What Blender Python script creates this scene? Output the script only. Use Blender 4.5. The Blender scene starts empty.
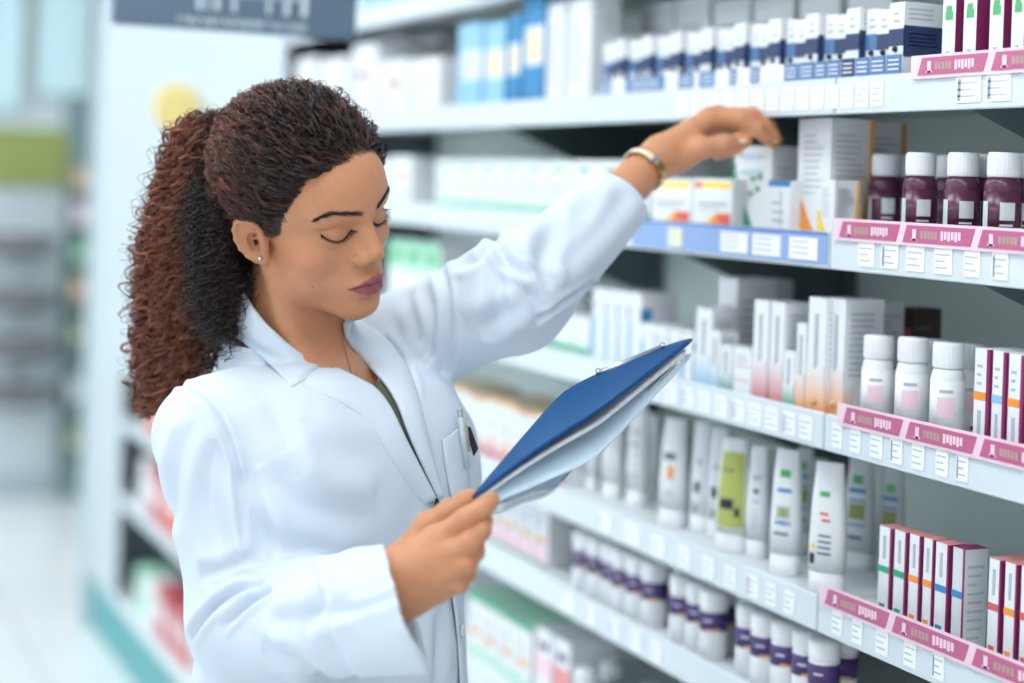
LIGHT_E = 8.0; WORLD_E = .42; KEY_E = 20; SIDE_E = 55
import bpy, bmesh, math, random
import numpy as np
from mathutils import Vector, Matrix, Quaternion
from mathutils.bvhtree import BVHTree
random.seed(7); RNG = np.random.default_rng(7)
sc = bpy.context.scene; COL = sc.collection

# ---------------------------------------------------------------- place and camera geometry
# world: +Y runs along the shelving, its front plane is x = D, the camera stands at (0, 0, HC)
F_PX, U0, V0 = 1700.0, 512.0, 182.0
ROLL = math.radians(2.0); AL = math.atan(762.0/F_PX); D = 1.14
FWD = Vector((math.sin(AL), math.cos(AL), 0)); RGT = Vector((math.cos(AL), -math.sin(AL), 0)); UPW = Vector((0, 0, 1))
CR = RGT*math.cos(ROLL) + UPW*math.sin(ROLL); CU = -RGT*math.sin(ROLL) + UPW*math.cos(ROLL)
def ray(u, v): return FWD + CR*((u-U0)/F_PX) - CU*((v-V0)/F_PX)
_r = ray(126, 683)
HC = -_r.z*D/_r.x                       # the camera's height: the kick plate meets the floor at that point
CAM = Vector((0, 0, HC))
def P(u, v, z): return CAM + ray(u, v)*z
def onx(u, v, x):                       # where the sight line meets the upright plane at x
    r = ray(u, v); return CAM + r*(x/r.x)
def ony(u, v, y):
    r = ray(u, v); return CAM + r*(y/r.y)
def onz(u, v, z):
    r = ray(u, v); return CAM + r*((z-HC)/r.z)
CAMM = Matrix((CR, FWD, CU)).transposed()      # camera axes (right, away, up) -> world
def cv(x, y, z): return CAMM @ Vector((x, y, z))

def srgb(r, g, b):
    f = lambda c: (c/12.92 if c <= .04045 else ((c+.055)/1.055)**2.4)
    return (f(r/255), f(g/255), f(b/255), 1)

# ---------------------------------------------------------------- materials
MATS = {}
def mat(name, col, rough=.5, metal=0, spec=.5, trans=0, emit=0, bump=None, sss=0, coat=0, var=0, ior=1.45, alpha=1):
    if name in MATS: return MATS[name]
    m = bpy.data.materials.new(name); m.use_nodes = True; MATS[name] = m
    nt = m.node_tree; b = nt.nodes['Principled BSDF']
    b.inputs['Base Color'].default_value = col; b.inputs['Roughness'].default_value = rough
    b.inputs['Metallic'].default_value = metal; b.inputs['Specular IOR Level'].default_value = spec
    b.inputs['Transmission Weight'].default_value = trans; b.inputs['IOR'].default_value = ior
    b.inputs['Coat Weight'].default_value = coat; b.inputs['Alpha'].default_value = alpha
    if emit:
        b.inputs['Emission Color'].default_value = col; b.inputs['Emission Strength'].default_value = emit
    if sss:
        b.inputs['Subsurface Weight'].default_value = sss; b.inputs['Subsurface Radius'].default_value = (1, .35, .2)
        b.inputs['Subsurface Scale'].default_value = .006
    tc = nt.nodes.new('ShaderNodeTexCoord')
    if var:
        n = nt.nodes.new('ShaderNodeTexNoise'); n.inputs['Scale'].default_value = 14; n.inputs['Detail'].default_value = 3
        mx = nt.nodes.new('ShaderNodeMix'); mx.data_type = 'RGBA'
        mx.inputs[6].default_value = tuple(c*(1-var) for c in col[:3])+(1,); mx.inputs[7].default_value = tuple(min(1, c*(1+var)) for c in col[:3])+(1,)
        nt.links.new(tc.outputs['Object'], n.inputs['Vector']); nt.links.new(n.outputs['Fac'], mx.inputs[0]); nt.links.new(mx.outputs[2], b.inputs['Base Color'])
    if bump:
        n = nt.nodes.new('ShaderNodeTexNoise'); n.inputs['Scale'].default_value = bump[0]; n.inputs['Detail'].default_value = 4
        bp = nt.nodes.new('ShaderNodeBump'); bp.inputs['Strength'].default_value = bump[1]; bp.inputs['Distance'].default_value = bump[2]
        nt.links.new(tc.outputs['Object'], n.inputs['Vector']); nt.links.new(n.outputs['Fac'], bp.inputs['Height']); nt.links.new(bp.outputs['Normal'], b.inputs['Normal'])
    return m

# ---------------------------------------------------------------- objects
def tag(o, label=None, cat=None, group=None, kind=None):
    if label: o['label'] = label
    if cat: o['category'] = cat
    if group: o['group'] = group
    if kind: o['kind'] = kind
    return o
def empty(name, loc=(0, 0, 0), rz=0):
    o = bpy.data.objects.new(name, None); COL.objects.link(o); o.location = loc; o.rotation_euler = (0, 0, rz); o.empty_display_size = .05
    return o
def mesh_obj(name, V, Fc, mats, parent=None, midx=None, smooth=True, loc=None):
    me = bpy.data.meshes.new(name)
    V = np.asarray(V, np.float32).reshape(-1, 3)
    if isinstance(Fc, np.ndarray):
        k = Fc.shape[1]; n = len(Fc)
        me.vertices.add(len(V)); me.vertices.foreach_set('co', V.ravel())
        me.loops.add(n*k); me.loops.foreach_set('vertex_index', Fc.astype(np.int32).ravel())
        me.polygons.add(n); me.polygons.foreach_set('loop_start', np.arange(0, n*k, k, dtype=np.int32))
        me.update(calc_edges=True)
    else:
        me.from_pydata([tuple(map(float, v)) for v in V], [], [tuple(f) for f in Fc]); me.update()
    if not isinstance(mats, (list, tuple)): mats = [mats]
    for m in mats: me.materials.append(m)
    if midx is not None: me.polygons.foreach_set('material_index', np.asarray(midx, np.int32))
    me.polygons.foreach_set('use_smooth', np.full(len(me.polygons), smooth, bool))
    me.validate()
    o = bpy.data.objects.new(name, me); COL.objects.link(o)
    if parent is not None: o.parent = parent
    if loc is not None: o.location = loc
    return o

class MB:
    """collects shapes, with a material slot for each, into ONE mesh"""
    def __init__(s): s.v = []; s.f = []; s.m = []; s.mats = []; s.sm = []
    def slot(s, m):
        if m not in s.mats: s.mats.append(m)
        return s.mats.index(m)
    def add(s, V, Fc, m, smooth=False):
        o = len(s.v); s.v += [tuple(map(float, v)) for v in V]; k = s.slot(m)
        for f in Fc: s.f.append(tuple(int(i)+o for i in f)); s.m.append(k); s.sm.append(smooth)
        return s
    def box(s, x0, x1, y0, y1, z0, z1, m, bev=0):
        if x1 < x0: x0, x1 = x1, x0
        if y1 < y0: y0, y1 = y1, y0
        if z1 < z0: z0, z1 = z1, z0
        if bev <= 0:
            V = [(x, y, z) for z in (z0, z1) for y in (y0, y1) for x in (x0, x1)]
            return s.add(V, [(0, 2, 3, 1), (4, 5, 7, 6), (0, 1, 5, 4), (2, 6, 7, 3), (0, 4, 6, 2), (1, 3, 7, 5)], m)
        b = min(bev, (x1-x0)/2.2, (y1-y0)/2.2, (z1-z0)/2.2)
        def ring(z, i): return [(x0+i, y0+b, z), (x0+b, y0+i, z), (x1-b, y0+i, z), (x1-i, y0+b, z), (x1-i, y1-b, z), (x1-b, y1-i, z), (x0+b, y1-i, z), (x0+i, y1-b, z)]
        c = [(x0+b, y0+b), (x1-b, y0+b), (x1-b, y1-b), (x0+b, y1-b)]
        V = ring(z0+b, 0)+ring(z1-b, 0)+[(x, y, z0) for x, y in c]+[(x, y, z1) for x, y in c]
        Fc = [(i, (i+1) % 8, 8+(i+1) % 8, 8+i) for i in range(8)]
        Fc += [(19, 18, 17, 16), (20, 21, 22, 23)]
        for k in range(4):      # corner k sits between ring points 2k and 2k+1
            a, b2 = 2*k, 2*k+1; n = (2*k+2) % 8; kn = (k+1) % 4
            Fc += [(16+k, b2, a), (16+k, 16+kn, n, b2), (20+k, 8+a, 8+b2), (20+k, 8+b2, 8+n, 20+kn)]
        return s.add(V, Fc, m)
    def quad(s, pts, m): return s.add(pts, [tuple(range(len(pts)))], m)
    def lathe(s, c, prof, m, n=24, sx=1, sy=1, cap=True):
        """profile [(r, z)], about the upright axis at c"""
        V = []; Fc = []
        for r, z in prof:
            for k in range(n):
                a = 2*math.pi*k/n; V.append((c[0]+r*sx*math.cos(a), c[1]+r*sy*math.sin(a), c[2]+z))
        for j in range(len(prof)-1):
            for k in range(n): Fc.append((j*n+k, j*n+(k+1) % n, (j+1)*n+(k+1) % n, (j+1)*n+k))
        if cap: Fc += [tuple(range(n-1, -1, -1)), tuple((len(prof)-1)*n+k for k in range(n))]
        return s.add(V, Fc, m, True)
    def tube(s, pts, r, m, n=8, closed=False):
        V, Fc = tube_arrays(np.array([tuple(p) for p in pts], float), r, n, closed)
        return s.add(V, Fc, m, True)
    def slab(s, pts, th, m):
        """a flat polygon of 3D points given a thickness (a vector or a length along its normal)"""
        pts = [Vector(p) for p in pts]
        nrm = (pts[1]-pts[0]).cross(pts[-1]-pts[0]).normalized()*th if not isinstance(th, Vector) else th
        n = len(pts); V = pts+[p+nrm for p in pts]
        return s.add(V, [tuple(range(n-1, -1, -1)), tuple(range(n, 2*n))]+[(i, (i+1) % n, n+(i+1) % n, n+i) for i in range(n)], m)
    def build(s, name, parent=None, loc=None):
        o = mesh_obj(name, s.v, s.f, s.mats, parent, s.m, False, loc)
        o.data.polygons.foreach_set('use_smooth', np.array(s.sm, bool)) if len(s.sm) == len(o.data.polygons) else None
        return o

def tube_arrays(pts, r, n=8, closed=False):
    pts = np.asarray(pts, float); N = len(pts)
    t = np.gradient(pts, axis=0) if not closed else np.roll(pts, -1, 0)-np.roll(pts, 1, 0)
    t /= np.linalg.norm(t, axis=1)[:, None]+1e-12
    up = np.array([0, 0, 1.]) if abs(t[0][2]) < .9 else np.array([1., 0, 0])
    a = np.cross(t[0], up); a /= np.linalg.norm(a); A = []
    for i in range(N):
        a = a-t[i]*a.dot(t[i]); a /= np.linalg.norm(a)+1e-12; A.append(a.copy())
    A = np.array(A); B = np.cross(t, A)
    rr = np.broadcast_to(np.asarray(r, float), (N,))
    th = np.arange(n)*2*math.pi/n
    V = pts[:, None, :]+rr[:, None, None]*(A[:, None, :]*np.cos(th)[None, :, None]+B[:, None, :]*np.sin(th)[None, :, None])
    Fc = []; M = N if closed else N-1
    for i in range(M):
        j = (i+1) % N
        for k in range(n): Fc.append((i*n+k, i*n+(k+1) % n, j*n+(k+1) % n, j*n+k))
    if not closed: Fc += [tuple(range(n-1, -1, -1)), tuple((N-1)*n+k for k in range(n))]
    return V.reshape(-1, 3), Fc

# ---------------------------------------------------------------- implicit surfaces
def rcone(p, a, b, ra, rb):
    a = np.asarray(a, float); b = np.asarray(b, float); ba = b-a; L2 = ba.dot(ba)+1e-12
    t = np.clip(((p-a)@ba)/L2, 0, 1)
    return np.linalg.norm(p-a-t[:, None]*ba, axis=1)-(ra+(rb-ra)*t)
def ell(p, c, r, M=None):
    q = p-np.asarray(c, float)
    if M is not None: q = q@M           # columns of M are the axes
    r = np.asarray(r, float)
    k0 = np.linalg.norm(q/r, axis=1); k1 = np.linalg.norm(q/(r*r), axis=1)+1e-9
    return np.where(k0 < 1e-6, -r.min(), k0*(k0-1)/k1)
def smin(a, b, k):
    h = np.maximum(k-np.abs(a-b), 0)/k
    return np.minimum(a, b)-h*h*k*.25
def smax(a, b, k): return -smin(-a, -b, k)
def nets(fn, lo, hi, h, slack=1.7, newton=2):
    lo = np.asarray(lo, float); hi = np.asarray(hi, float); B = 4
    nb = np.ceil((hi-lo)/(h*B)).astype(int); n = nb*B+1
    g = [lo[i]+(np.arange(nb[i])+.5)*h*B for i in range(3)]
    C = np.stack(np.meshgrid(*g, indexing='ij'), -1).reshape(-1, 3)
    dc = np.concatenate([fn(c) for c in np.array_split(C, max(1, len(C)//200000))])
    near = (np.abs(dc) < h*B*.87*slack).reshape(nb)
    val = np.ones(n, np.float32)
    sg = np.where(dc < 0, -1, 1).reshape(nb)
    big = np.repeat(np.repeat(np.repeat(sg, B, 0), B, 1), B, 2); val[:-1, :-1, :-1] = big
    mk = np.zeros(n, bool); nr = np.repeat(np.repeat(np.repeat(near, B, 0), B, 1), B, 2)
    for dx in (0, 1):
        for dy in (0, 1):
            for dz in (0, 1):
                mk[dx:n[0]-1+dx, dy:n[1]-1+dy, dz:n[2]-1+dz] |= nr
    idx = np.argwhere(mk)
    for ch in np.array_split(idx, max(1, len(idx)//250000)):
        val[ch[:, 0], ch[:, 1], ch[:, 2]] = fn(lo+ch*h)
    s = val < 0
    cnt = np.zeros(np.array(n)-1, np.int8)
    for dx in (0, 1):
        for dy in (0, 1):
            for dz in (0, 1):
                cnt += s[dx:n[0]-1+dx, dy:n[1]-1+dy, dz:n[2]-1+dz]
    act = np.argwhere((cnt > 0) & (cnt < 8)); vid = -np.ones(cnt.shape, np.int64); vid[tuple(act.T)] = np.arange(len(act))
    cor = np.array([(x, y, z) for x in (0, 1) for y in (0, 1) for z in (0, 1)])
    cvv = np.stack([val[tuple((act+c).T)] for c in cor], 1)
    acc = np.zeros((len(act), 3)); num = np.zeros(len(act))
    for i in range(8):
        for j in range(i+1, 8):
            if np.abs(cor[i]-cor[j]).sum() == 1:
                m = (cvv[:, i] < 0) != (cvv[:, j] < 0)
                t = np.where(m, cvv[:, i]/(cvv[:, i]-cvv[:, j]+1e-20), 0)[:, None]
                acc += np.where(m[:, None], cor[i]+t*(cor[j]-cor[i]), 0); num += m
    V = lo+(act+acc/num[:, None])*h
    Q = []
    for ax in range(3):
        sl0 = [slice(None)]*3; sl1 = [slice(None)]*3; sl0[ax] = slice(0, -1); sl1[ax] = slice(1, None)
        e = np.argwhere(s[tuple(sl0)] != s[tuple(sl1)])
        o1, o2 = [(1, 2), (2, 0), (0, 1)][ax]
        e = e[(e[:, o1] > 0) & (e[:, o2] > 0) & (e[:, o1] < n[o1]-1) & (e[:, o2] < n[o2]-1)]
        d1 = np.zeros(3, int); d1[o1] = 1; d2 = np.zeros(3, int); d2[o2] = 1
        q = np.stack([vid[tuple((e-d1-d2).T)], vid[tuple((e-d2).T)], vid[tuple(e.T)], vid[tuple((e-d1).T)]], 1)
        ins = s[tuple(e.T)]; q[~ins] = q[~ins][:, ::-1]
        Q.append(q)
    Q = np.concatenate(Q); Q = Q[(Q >= 0).all(1)]
    for _ in range(newton):
        d0 = fn(V); e = h*.3; G = np.stack([fn(V+np.eye(3)[i]*e)-d0 for i in range(3)], 1)/e
        st = d0[:, None]*G/(np.sum(G*G, 1)[:, None]+1e-6); L = np.linalg.norm(st, axis=1)[:, None]
        V = V-st*np.minimum(1, h*.8/(L+1e-12))
    return V, Q
def vnormals(V, Q):
    N = np.zeros_like(V); a = V[Q[:, 2]]-V[Q[:, 0]]; b = V[Q[:, 3]]-V[Q[:, 1]]; c = np.cross(a, b)
    for k in range(Q.shape[1]): np.add.at(N, Q[:, k], c)
    return N/(np.linalg.norm(N, axis=1)[:, None]+1e-12)
def chaikin(p, it=2):
    p = np.asarray([tuple(q) for q in p], float)
    for _ in range(it):
        a = p[:-1]*.75+p[1:]*.25; b = p[:-1]*.25+p[1:]*.75
        q = np.empty((2*len(a), p.shape[1])); q[0::2] = a; q[1::2] = b
        p = np.vstack([p[:1], q, p[-1:]])
    return p
def resample(p, n):
    p = np.asarray([tuple(q) for q in p], float); s = np.r_[0, np.cumsum(np.linalg.norm(np.diff(p, axis=0), axis=1))]
    t = np.linspace(0, s[-1], n); return np.stack([np.interp(t, s, p[:, k]) for k in range(p.shape[1])], 1)
def polydist(V, pts):
    """distance from each point to a polyline and the fraction along it"""
    pts = np.asarray([tuple(q) for q in pts], float); best = np.full(len(V), 1e9); tt = np.zeros(len(V)); n = len(pts)-1
    for i in range(n):
        a, b = pts[i], pts[i+1]; ba = b-a; t = np.clip(((V-a)@ba)/(ba@ba+1e-12), 0, 1)
        d = np.linalg.norm(V-a-t[:, None]*ba, axis=1); m = d < best; best[m] = d[m]; tt[m] = (i+t[m])/n
    return best, tt
def sstep(a, b, x):
    t = np.clip((x-a)/(b-a), 0, 1); return t*t*(3-2*t)
def add_attr(o, name, vals):
    a = o.data.attributes.new(name, 'FLOAT', 'POINT'); a.data.foreach_set('value', np.asarray(vals, np.float32))
def add_col(o, name, vals):
    a = o.data.attributes.new(name, 'FLOAT_COLOR', 'POINT'); a.data.foreach_set('color', np.asarray(vals, np.float32).ravel())
# ================================================================ the pharmacist
# head frame: x to her right, y forward, z up, in centimetres
HY, HP, HR = math.radians(-129.57), math.radians(-8.45), math.radians(16.76)
def _rz(a): c, s = math.cos(a), math.sin(a); return np.array([[c, -s, 0], [s, c, 0], [0, 0, 1]])
def _rx(a): c, s = math.cos(a), math.sin(a); return np.array([[1, 0, 0], [0, c, -s], [0, s, c]])
def _ry(a): c, s = math.cos(a), math.sin(a); return np.array([[c, 0, s], [0, 1, 0], [-s, 0, c]])
RH = np.array(CAMM) @ (_rz(HY)@_rx(HP)@_ry(HR))
OH = np.array(CAM+cv(-.2201, 1.859, -.0486))
def h2w(p): return np.asarray(p, float)/100@RH.T+OH
def w2h(p): return (p-OH)@RH*100

EO = np.array([7.35, -.9, .3]); EN = np.array([.948, .318, 0]); EA = np.array([-.318, .948, 0])
def ear(p):
    """p in head cm; the ear is modelled in its own plane: a forward, b up, c outward"""
    q = p-EO; q = np.stack([q@EA, q[:, 2], q@EN], 1)
    rim = [(1.1, .7, .1), (1.0, 1.5, .15), (.55, 2.2, .2), (-.15, 2.65, .25), (-1.0, 2.75, .3), (-1.75, 2.35, .3), (-2.1, 1.5, .3), (-2.05, .4, .25), (-1.65, -.6, .2), (-.95, -1.45, .1), (-.2, -1.95, 0)]
    a = .32; M = np.array([[math.cos(a), -math.sin(a), 0], [math.sin(a), math.cos(a), 0], [0, 0, 1]])
    d = ell(q, (-.5, .55, -.1), (1.75, 2.35, .36), M)
    for i in range(len(rim)-1):
        d = smin(d, rcone(q, rim[i], rim[i+1], .24, .24), .3)
    d = smin(d, ell(q, (.45, -1.75, -.05), (.75, .62, .3)), .35)              # lobe
    d = smax(d, -ell(q, (.1, .15, .3), (.85, 1.2, .68), M), .2)               # bowl
    d = smax(d, -rcone(q, (.3, 1.75, .35), (-1.25, 1.9, .4), .2, .25), .2)      # groove inside the rim
    d = smax(d, -rcone(q, (-1.25, 1.9, .4), (-1.4, .2, .38), .25, .16), .2)
    for s_, e_ in (((.1, 1.6, .05), (-.7, 1.3, .1)), ((-.7, 1.3, .1), (-1.0, .3, .12)), ((-1.0, .3, .12), (-.5, -.9, .05))):
        d = smin(d, rcone(q, s_, e_, .2, .2), .25)
    d = smin(d, rcone(q, (.9, .75, .05), (-.1, .55, -.1), .16, .14), .2)
    d = smin(d, ell(q, (1.05, -.15, .0), (.33, .5, .3)), .3)                # tragus
    d = smin(d, rcone(q, (1.0, .6, -.4), (.9, -1.6, -.35), .5, .45), .5)      # where it grows from the cheek
    return d

def head_sdf(p):
    """p in head cm"""
    q = p.copy(); q[:, 0] = np.abs(q[:, 0])
    d = ell(q, (0, -.7, 5.0), (7.3, 9.2, 7.7))
    d = smin(d, ell(q, (0, 3.2, 5.0), (6.6, 6.3, 5.7)), 1.6)
    d = smin(d, ell(q, (0, 2.3, -1.2), (5.9, 5.9, 6.6)), 1.4)
    d = smin(d, ell(q, (3.6, 1.6, -3.6), (2.6, 4.2, 3.4)), 1.2)          # cheeks and the branch of the jaw
    d = smin(d, rcone(q, (4.5, .4, -5.2), (1.2, 6.0, -7.8), 1.2, 1.35), 1.3)
    d = smin(d, ell(q, (0, 6.5, -7.8), (1.8, 1.85, 1.45)), 1.3)             # chin
    d = smin(d, ell(q, (0, 5.6, -4.8), (3.4, 3.3, 3.1)), 1.5)             # the teeth behind the lips
    d = smin(d, ell(q, (4.2, 4.7, -.9), (2.1, 2.2, 1.8)), 1.6)           # cheekbone
    d = smin(d, rcone(q, (.9, 8.3, 3.2), (4.6, 6.5, 3.6), .85, .75), 1.4) # brow
    d = smax(d, -ell(q, (3.0, 9.6, 1.2), (1.7, 1.7, 1.35)), 1.5)         # socket
    d = smin(d, ell(q, (2.95, 6.55, 1.3), (1.75, 1.5, 1.3)), .6)        # lids over the eyeball
    d = smax(d, -rcone(q, (1.6, 8.05, 1.75), (3.0, 8.2, 2.35), .05, .06), .3)   # fold above the lid
    d = smax(d, -rcone(q, (3.0, 8.2, 2.35), (4.7, 7.0, 2.1), .06, .04), .3)
    # nose
    d = smin(d, rcone(q, (0, 8.0, 2.9), (0, 9.65, -1.0), .75, .85), .9)
    d = smin(d, rcone(q, (.7, 7.6, 1.6), (1.05, 8.3, -1.4), .5, .85), .9)
    d = smin(d, ell(q, (0, 9.7, -1.35), (.85, 1.02, .8)), .6)
    d = smin(d, ell(q, (1.1, 8.75, -1.85), (.72, 1.1, .72)), .65)
    d = smax(d, -ell(q, (.62, 9.2, -2.6), (.3, .6, .28)), .25)
    d = smin(d, rcone(q, (0, 8.6, -2.5), (0, 9.5, -2.15), .38, .32), .35)
    d = smax(d, -rcone(q, (1.75, 8.55, -1.2), (1.6, 8.35, -2.5), .07, .07), .3)
    # lips
    for a, b, r0, r1 in (((0, 8.92, -4.42), (.6, 8.92, -4.38), .46, .48), ((.6, 8.92, -4.38), (1.5, 8.4, -4.5), .48, .40), ((1.5, 8.4, -4.5), (2.5, 7.5, -4.85), .40, .14)):
        d = smin(d, rcone(q, a, b, r0, r1), .35)
    for a, b, r0, r1 in (((0, 8.5, -5.6), (.9, 8.35, -5.5), .74, .68), ((.9, 8.35, -5.5), (2.4, 7.4, -5.05), .68, .16)):
        d = smin(d, rcone(q, a, b, r0, r1), .35)
    for a, b in (((0, 9.5, -4.87), (1.2, 9.1, -4.83)), ((1.2, 9.1, -4.83), (2.6, 7.95, -4.97))):
        d = smax(d, -rcone(q, a, b, .13, .07), .2)
    d = smax(d, -rcone(q, (0, 9.45, -3.7), (0, 9.2, -3.2), .14, .1), .4)      # philtrum
    d = smax(d, -rcone(q, (0, 8.7, -6.75), (.9, 8.3, -6.65), .2, .15), .8)
    d = smin(d, ear(q), .3)
    return d
PN = lambda *a: np.array(P(*a))
NK0 = h2w((0, -2.4, -3.5)); NK1 = PN(288, 366, 1.905)
SHR, SHL = PN(210, 428, 1.75), PN(402, 335, 2.01)
FW = np.array(cv(.787, -.618, 0)); FW[2] = 0; FW /= np.linalg.norm(FW)     # the way her chest faces
SD = np.array(cv(-.618, -.787, 0)); SD[2] = 0; SD /= np.linalg.norm(SD)    # towards her right
UZ = np.array([0, 0, 1.])
CH = PN(320, 470, 1.875)
BM = np.stack([SD, FW, UZ], 1)
def neck_sdf(p):
    d = rcone(p, NK0, NK1, .050, .051)
    d = smin(d, rcone(p, NK1, NK1-UZ*.05, .054, .056), .02)
    # the cords of the throat
    a = h2w((5.6, -1.0, -2.4)); b = NK1+FW*.052+SD*.012-UZ*.030
    d = smin(d, rcone(p, a, b, .010, .0085), .022)
    a = h2w((-5.6, -1.0, -2.4)); b = NK1+FW*.052-SD*.012-UZ*.030
    d = smin(d, rcone(p, a, b, .010, .0085), .022)
    return d
def chest_sdf(p):
    # bare chest and body, 1 - 2 cm inside the coat
    top = NK1-UZ*.065
    d = rcone(p, top, SHR-UZ*.005, .042, .036)
    d = smin(d, rcone(p, top, SHL-UZ*.01, .042, .036), .03)
    d = smin(d, ell(p, CH-UZ*.02, (.135, .092, .15), BM), .05)
    for s in (1, -1): d = smin(d, ell(p, CH+FW*.058+SD*.075*s-UZ*.005, (.068, .046, .078), BM), .06)
    for s in (1, -1):                                         # collar bones
        d = smin(d, rcone(p, NK1+FW*.062+SD*.014*s-UZ*.047, NK1+FW*.045+SD*.10*s-UZ*.028, .0075, .007), .012)
    return d

# arms and hands --------------------------------------------------
ELR, WRR = PN(245, 622, 1.735), PN(397, 586, 1.585)
ELL, WRL = PN(512, 296, 1.90), PN(650, 165, 2.055)
def chain(d, p, pts, rs, k=.006):
    for i in range(len(pts)-1): d = smin(d, rcone(p, pts[i], pts[i+1], rs[i], rs[i+1]), k)
    return d
# the right hand, folded round the edge of the clipboard
def hand_r(p):
    z = 1.555
    d = rcone(p, ELR+(WRR-ELR)*.45, WRR, .034, .025)
    w2 = PN(404, 578, 1.578)
    d = smin(d, rcone(p, WRR, w2, .025, .026), .01)
    d = smin(d, rcone(p, w2, PN(436, 541, 1.562), .023, .0135), .02)     # back of the hand towards each knuckle
    d = smin(d, rcone(p, w2, PN(444, 556, 1.55), .023, .0125), .02)
    d = smin(d, rcone(p, w2, PN(444, 572, 1.553), .022, .012), .02)
    d = smin(d, rcone(p, PN(402, 596, 1.572), PN(437, 586, 1.562), .018, .0115), .02)
    F = [([(436, 541, 1.562), (466, 519, 1.547), (484, 507, 1.553), (492, 500, 1.565)], [.0118, .0102, .0088, .0075]),
         ([(444, 557, 1.552), (470, 542, 1.538), (481, 531, 1.548), (485, 521, 1.562)], [.0115, .010, .0086, .0076]),
         ([(444, 573, 1.553), (466, 563, 1.542), (475, 552, 1.552), (477, 541, 1.566)], [.011, .0098, .0086, .0075]),
         ([(438, 588, 1.562), (458, 583, 1.552), (467, 574, 1.56), (468, 562, 1.572)], [.010, .0088, .0078, .007])]
    f = None
    for pts, rs in F:
        g = chain(np.full(len(p), 1e3), p, [PN(*a) for a in pts], rs, .004)
        f = g if f is None else smin(f, g, .0012)
    d = smin(d, f, .010)
    # thumb, on the far face of the board
    g = chain(np.full(len(p), 1e3), p, [PN(410, 556, 1.60), PN(428, 526, 1.60), PN(449, 512, 1.602), PN(466, 501, 1.606), PN(472, 497, 1.607)], [.018, .0125, .0108, .0092, .0075], .006)
    return smin(d, g, .012)
# the left hand, reaching over a carton on the shelf
def hand_l(p):
    d = rcone(p, ELL+(WRL-ELL)*.5, WRL, .031, .0235)
    w2 = PN(661, 155, 2.065)
    d = smin(d, rcone(p, WRL, w2, .0235, .0235), .006)
    K = [PN(709, 118, 2.085), PN(717, 116, 2.105), PN(720, 122, 2.125), PN(716, 134, 2.14)]
    for k, r in zip(K, (.0125, .012, .0115, .011)): d = smin(d, rcone(p, w2, k, .0195, r), .009)
    d = smin(d, rcone(p, PN(665, 162, 2.07), PN(690, 152, 2.075), .0185, .015), .012)      # ball of the thumb
    F = [([K[0], PN(741, 120, 2.075), PN(757, 129, 2.075), PN(765, 138, 2.08)], [.0118, .0102, .0088, .0075]),
         ([K[1], PN(752, 116, 2.10), PN(768, 125, 2.098), PN(776, 139, 2.098)], [.0118, .0102, .009, .0076]),
         ([K[2], PN(748, 126, 2.13), PN(765, 134, 2.125), PN(773, 143, 2.12)], [.011, .0098, .0086, .0074]),
         ([K[3], PN(718, 153, 2.11), PN(729, 150.5, 2.10), PN(735, 148.5, 2.095)], [.010, .0088, .0078, .007])]
    f = None
    for pts, rs in F:
        g = chain(np.full(len(p), 1e3), p, pts, rs, .004)
        f = g if f is None else smin(f, g, .0012)
    d = smin(d, f, .008)
    g = chain(np.full(len(p), 1e3), p, [PN(680, 156, 2.07), PN(702, 148, 2.06), PN(724, 144, 2.062), PN(738, 142, 2.07), PN(745, 141.5, 2.072)], [.016, .0128, .0115, .0098, .0082], .006)
    return smin(d, g, .010)
def headbody(p):
    d = head_sdf(w2h(p))/100
    return smin(d, smin(neck_sdf(p), chest_sdf(p), .025), .012)
LEGZ = [(1.0, .055), (.50, .045), (.09, .032)]
def lowbody(p):
    d = ell(p, CH-UZ*.02, (.135, .092, .15), BM)
    hip = CH.copy(); hip[2] = .93
    d = smin(d, rcone(p, CH-UZ*.1, hip+UZ*.1, .10, .10), .05)
    d = smin(d, ell(p, hip, (.16, .105, .12), BM), .05)
    d = smin(d, rcone(p, SHR, ELR, .038, .034), .03); d = smin(d, rcone(p, ELR, ELR+(WRR-ELR)*.6, .034, .030), .02)
    d = smin(d, rcone(p, SHL, ELL, .038, .034), .03); d = smin(d, rcone(p, ELL, ELL+(WRL-ELL)*.6, .034, .029), .02)
    for s in (1, -1):
        a = hip+SD*.085*s; k = hip+SD*.09*s; k[2] = .49; n = hip+SD*.09*s-FW*.02; n[2] = .075
        d = smin(d, rcone(p, a, k, .082, .055), .03); d = smin(d, rcone(p, k, n, .054, .036), .03)
        t = n+FW*.14; t[2] = .035; h = n-FW*.035; h[2] = .04
        d = smin(d, rcone(p, h, t, .036, .028), .03)
    return smax(d, .012-p[:, 2], .01)

# ---------------------------------------------------------------- the coat
TZ = np.array([.70, .90, 1.05, 1.18, 1.30, 1.42, 1.52]); TA = np.array([.215, .195, .170, .160, .160, .165, .150]); TB = np.array([.150, .140, .130, .124, .122, .112, .09]); TS = np.array([.040, .036, .032, .028, .014, 0, 0])
def coat_core(p):
    q = (p-CH)@BM; z = p[:, 2]; a = np.interp(z, TZ, TA); b = np.interp(z, TZ, TB); q[:, 1] -= np.interp(z, TZ, TS)
    r = np.sqrt((q[:, 0]/a)**2+(q[:, 1]/b)**2); d = (r-1)*b*.95
    top = CH[2]+.10
    d = smax(d, z-top, .09)
    d = smax(d, .74-z, .004)
    for s in (1, -1): d = smin(d, ell(p, CH+FW*.062+SD*.075*s-UZ*.005, (.080, .053, .092), BM), .08)
    d = smin(d, rcone(p, NK1-UZ*.052+SD*.03, SHR-UZ*.006, .052, .053), .05)
    d = smin(d, rcone(p, NK1-UZ*.052-SD*.03, SHL-UZ*.012, .052, .052), .05)
    return d
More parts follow.
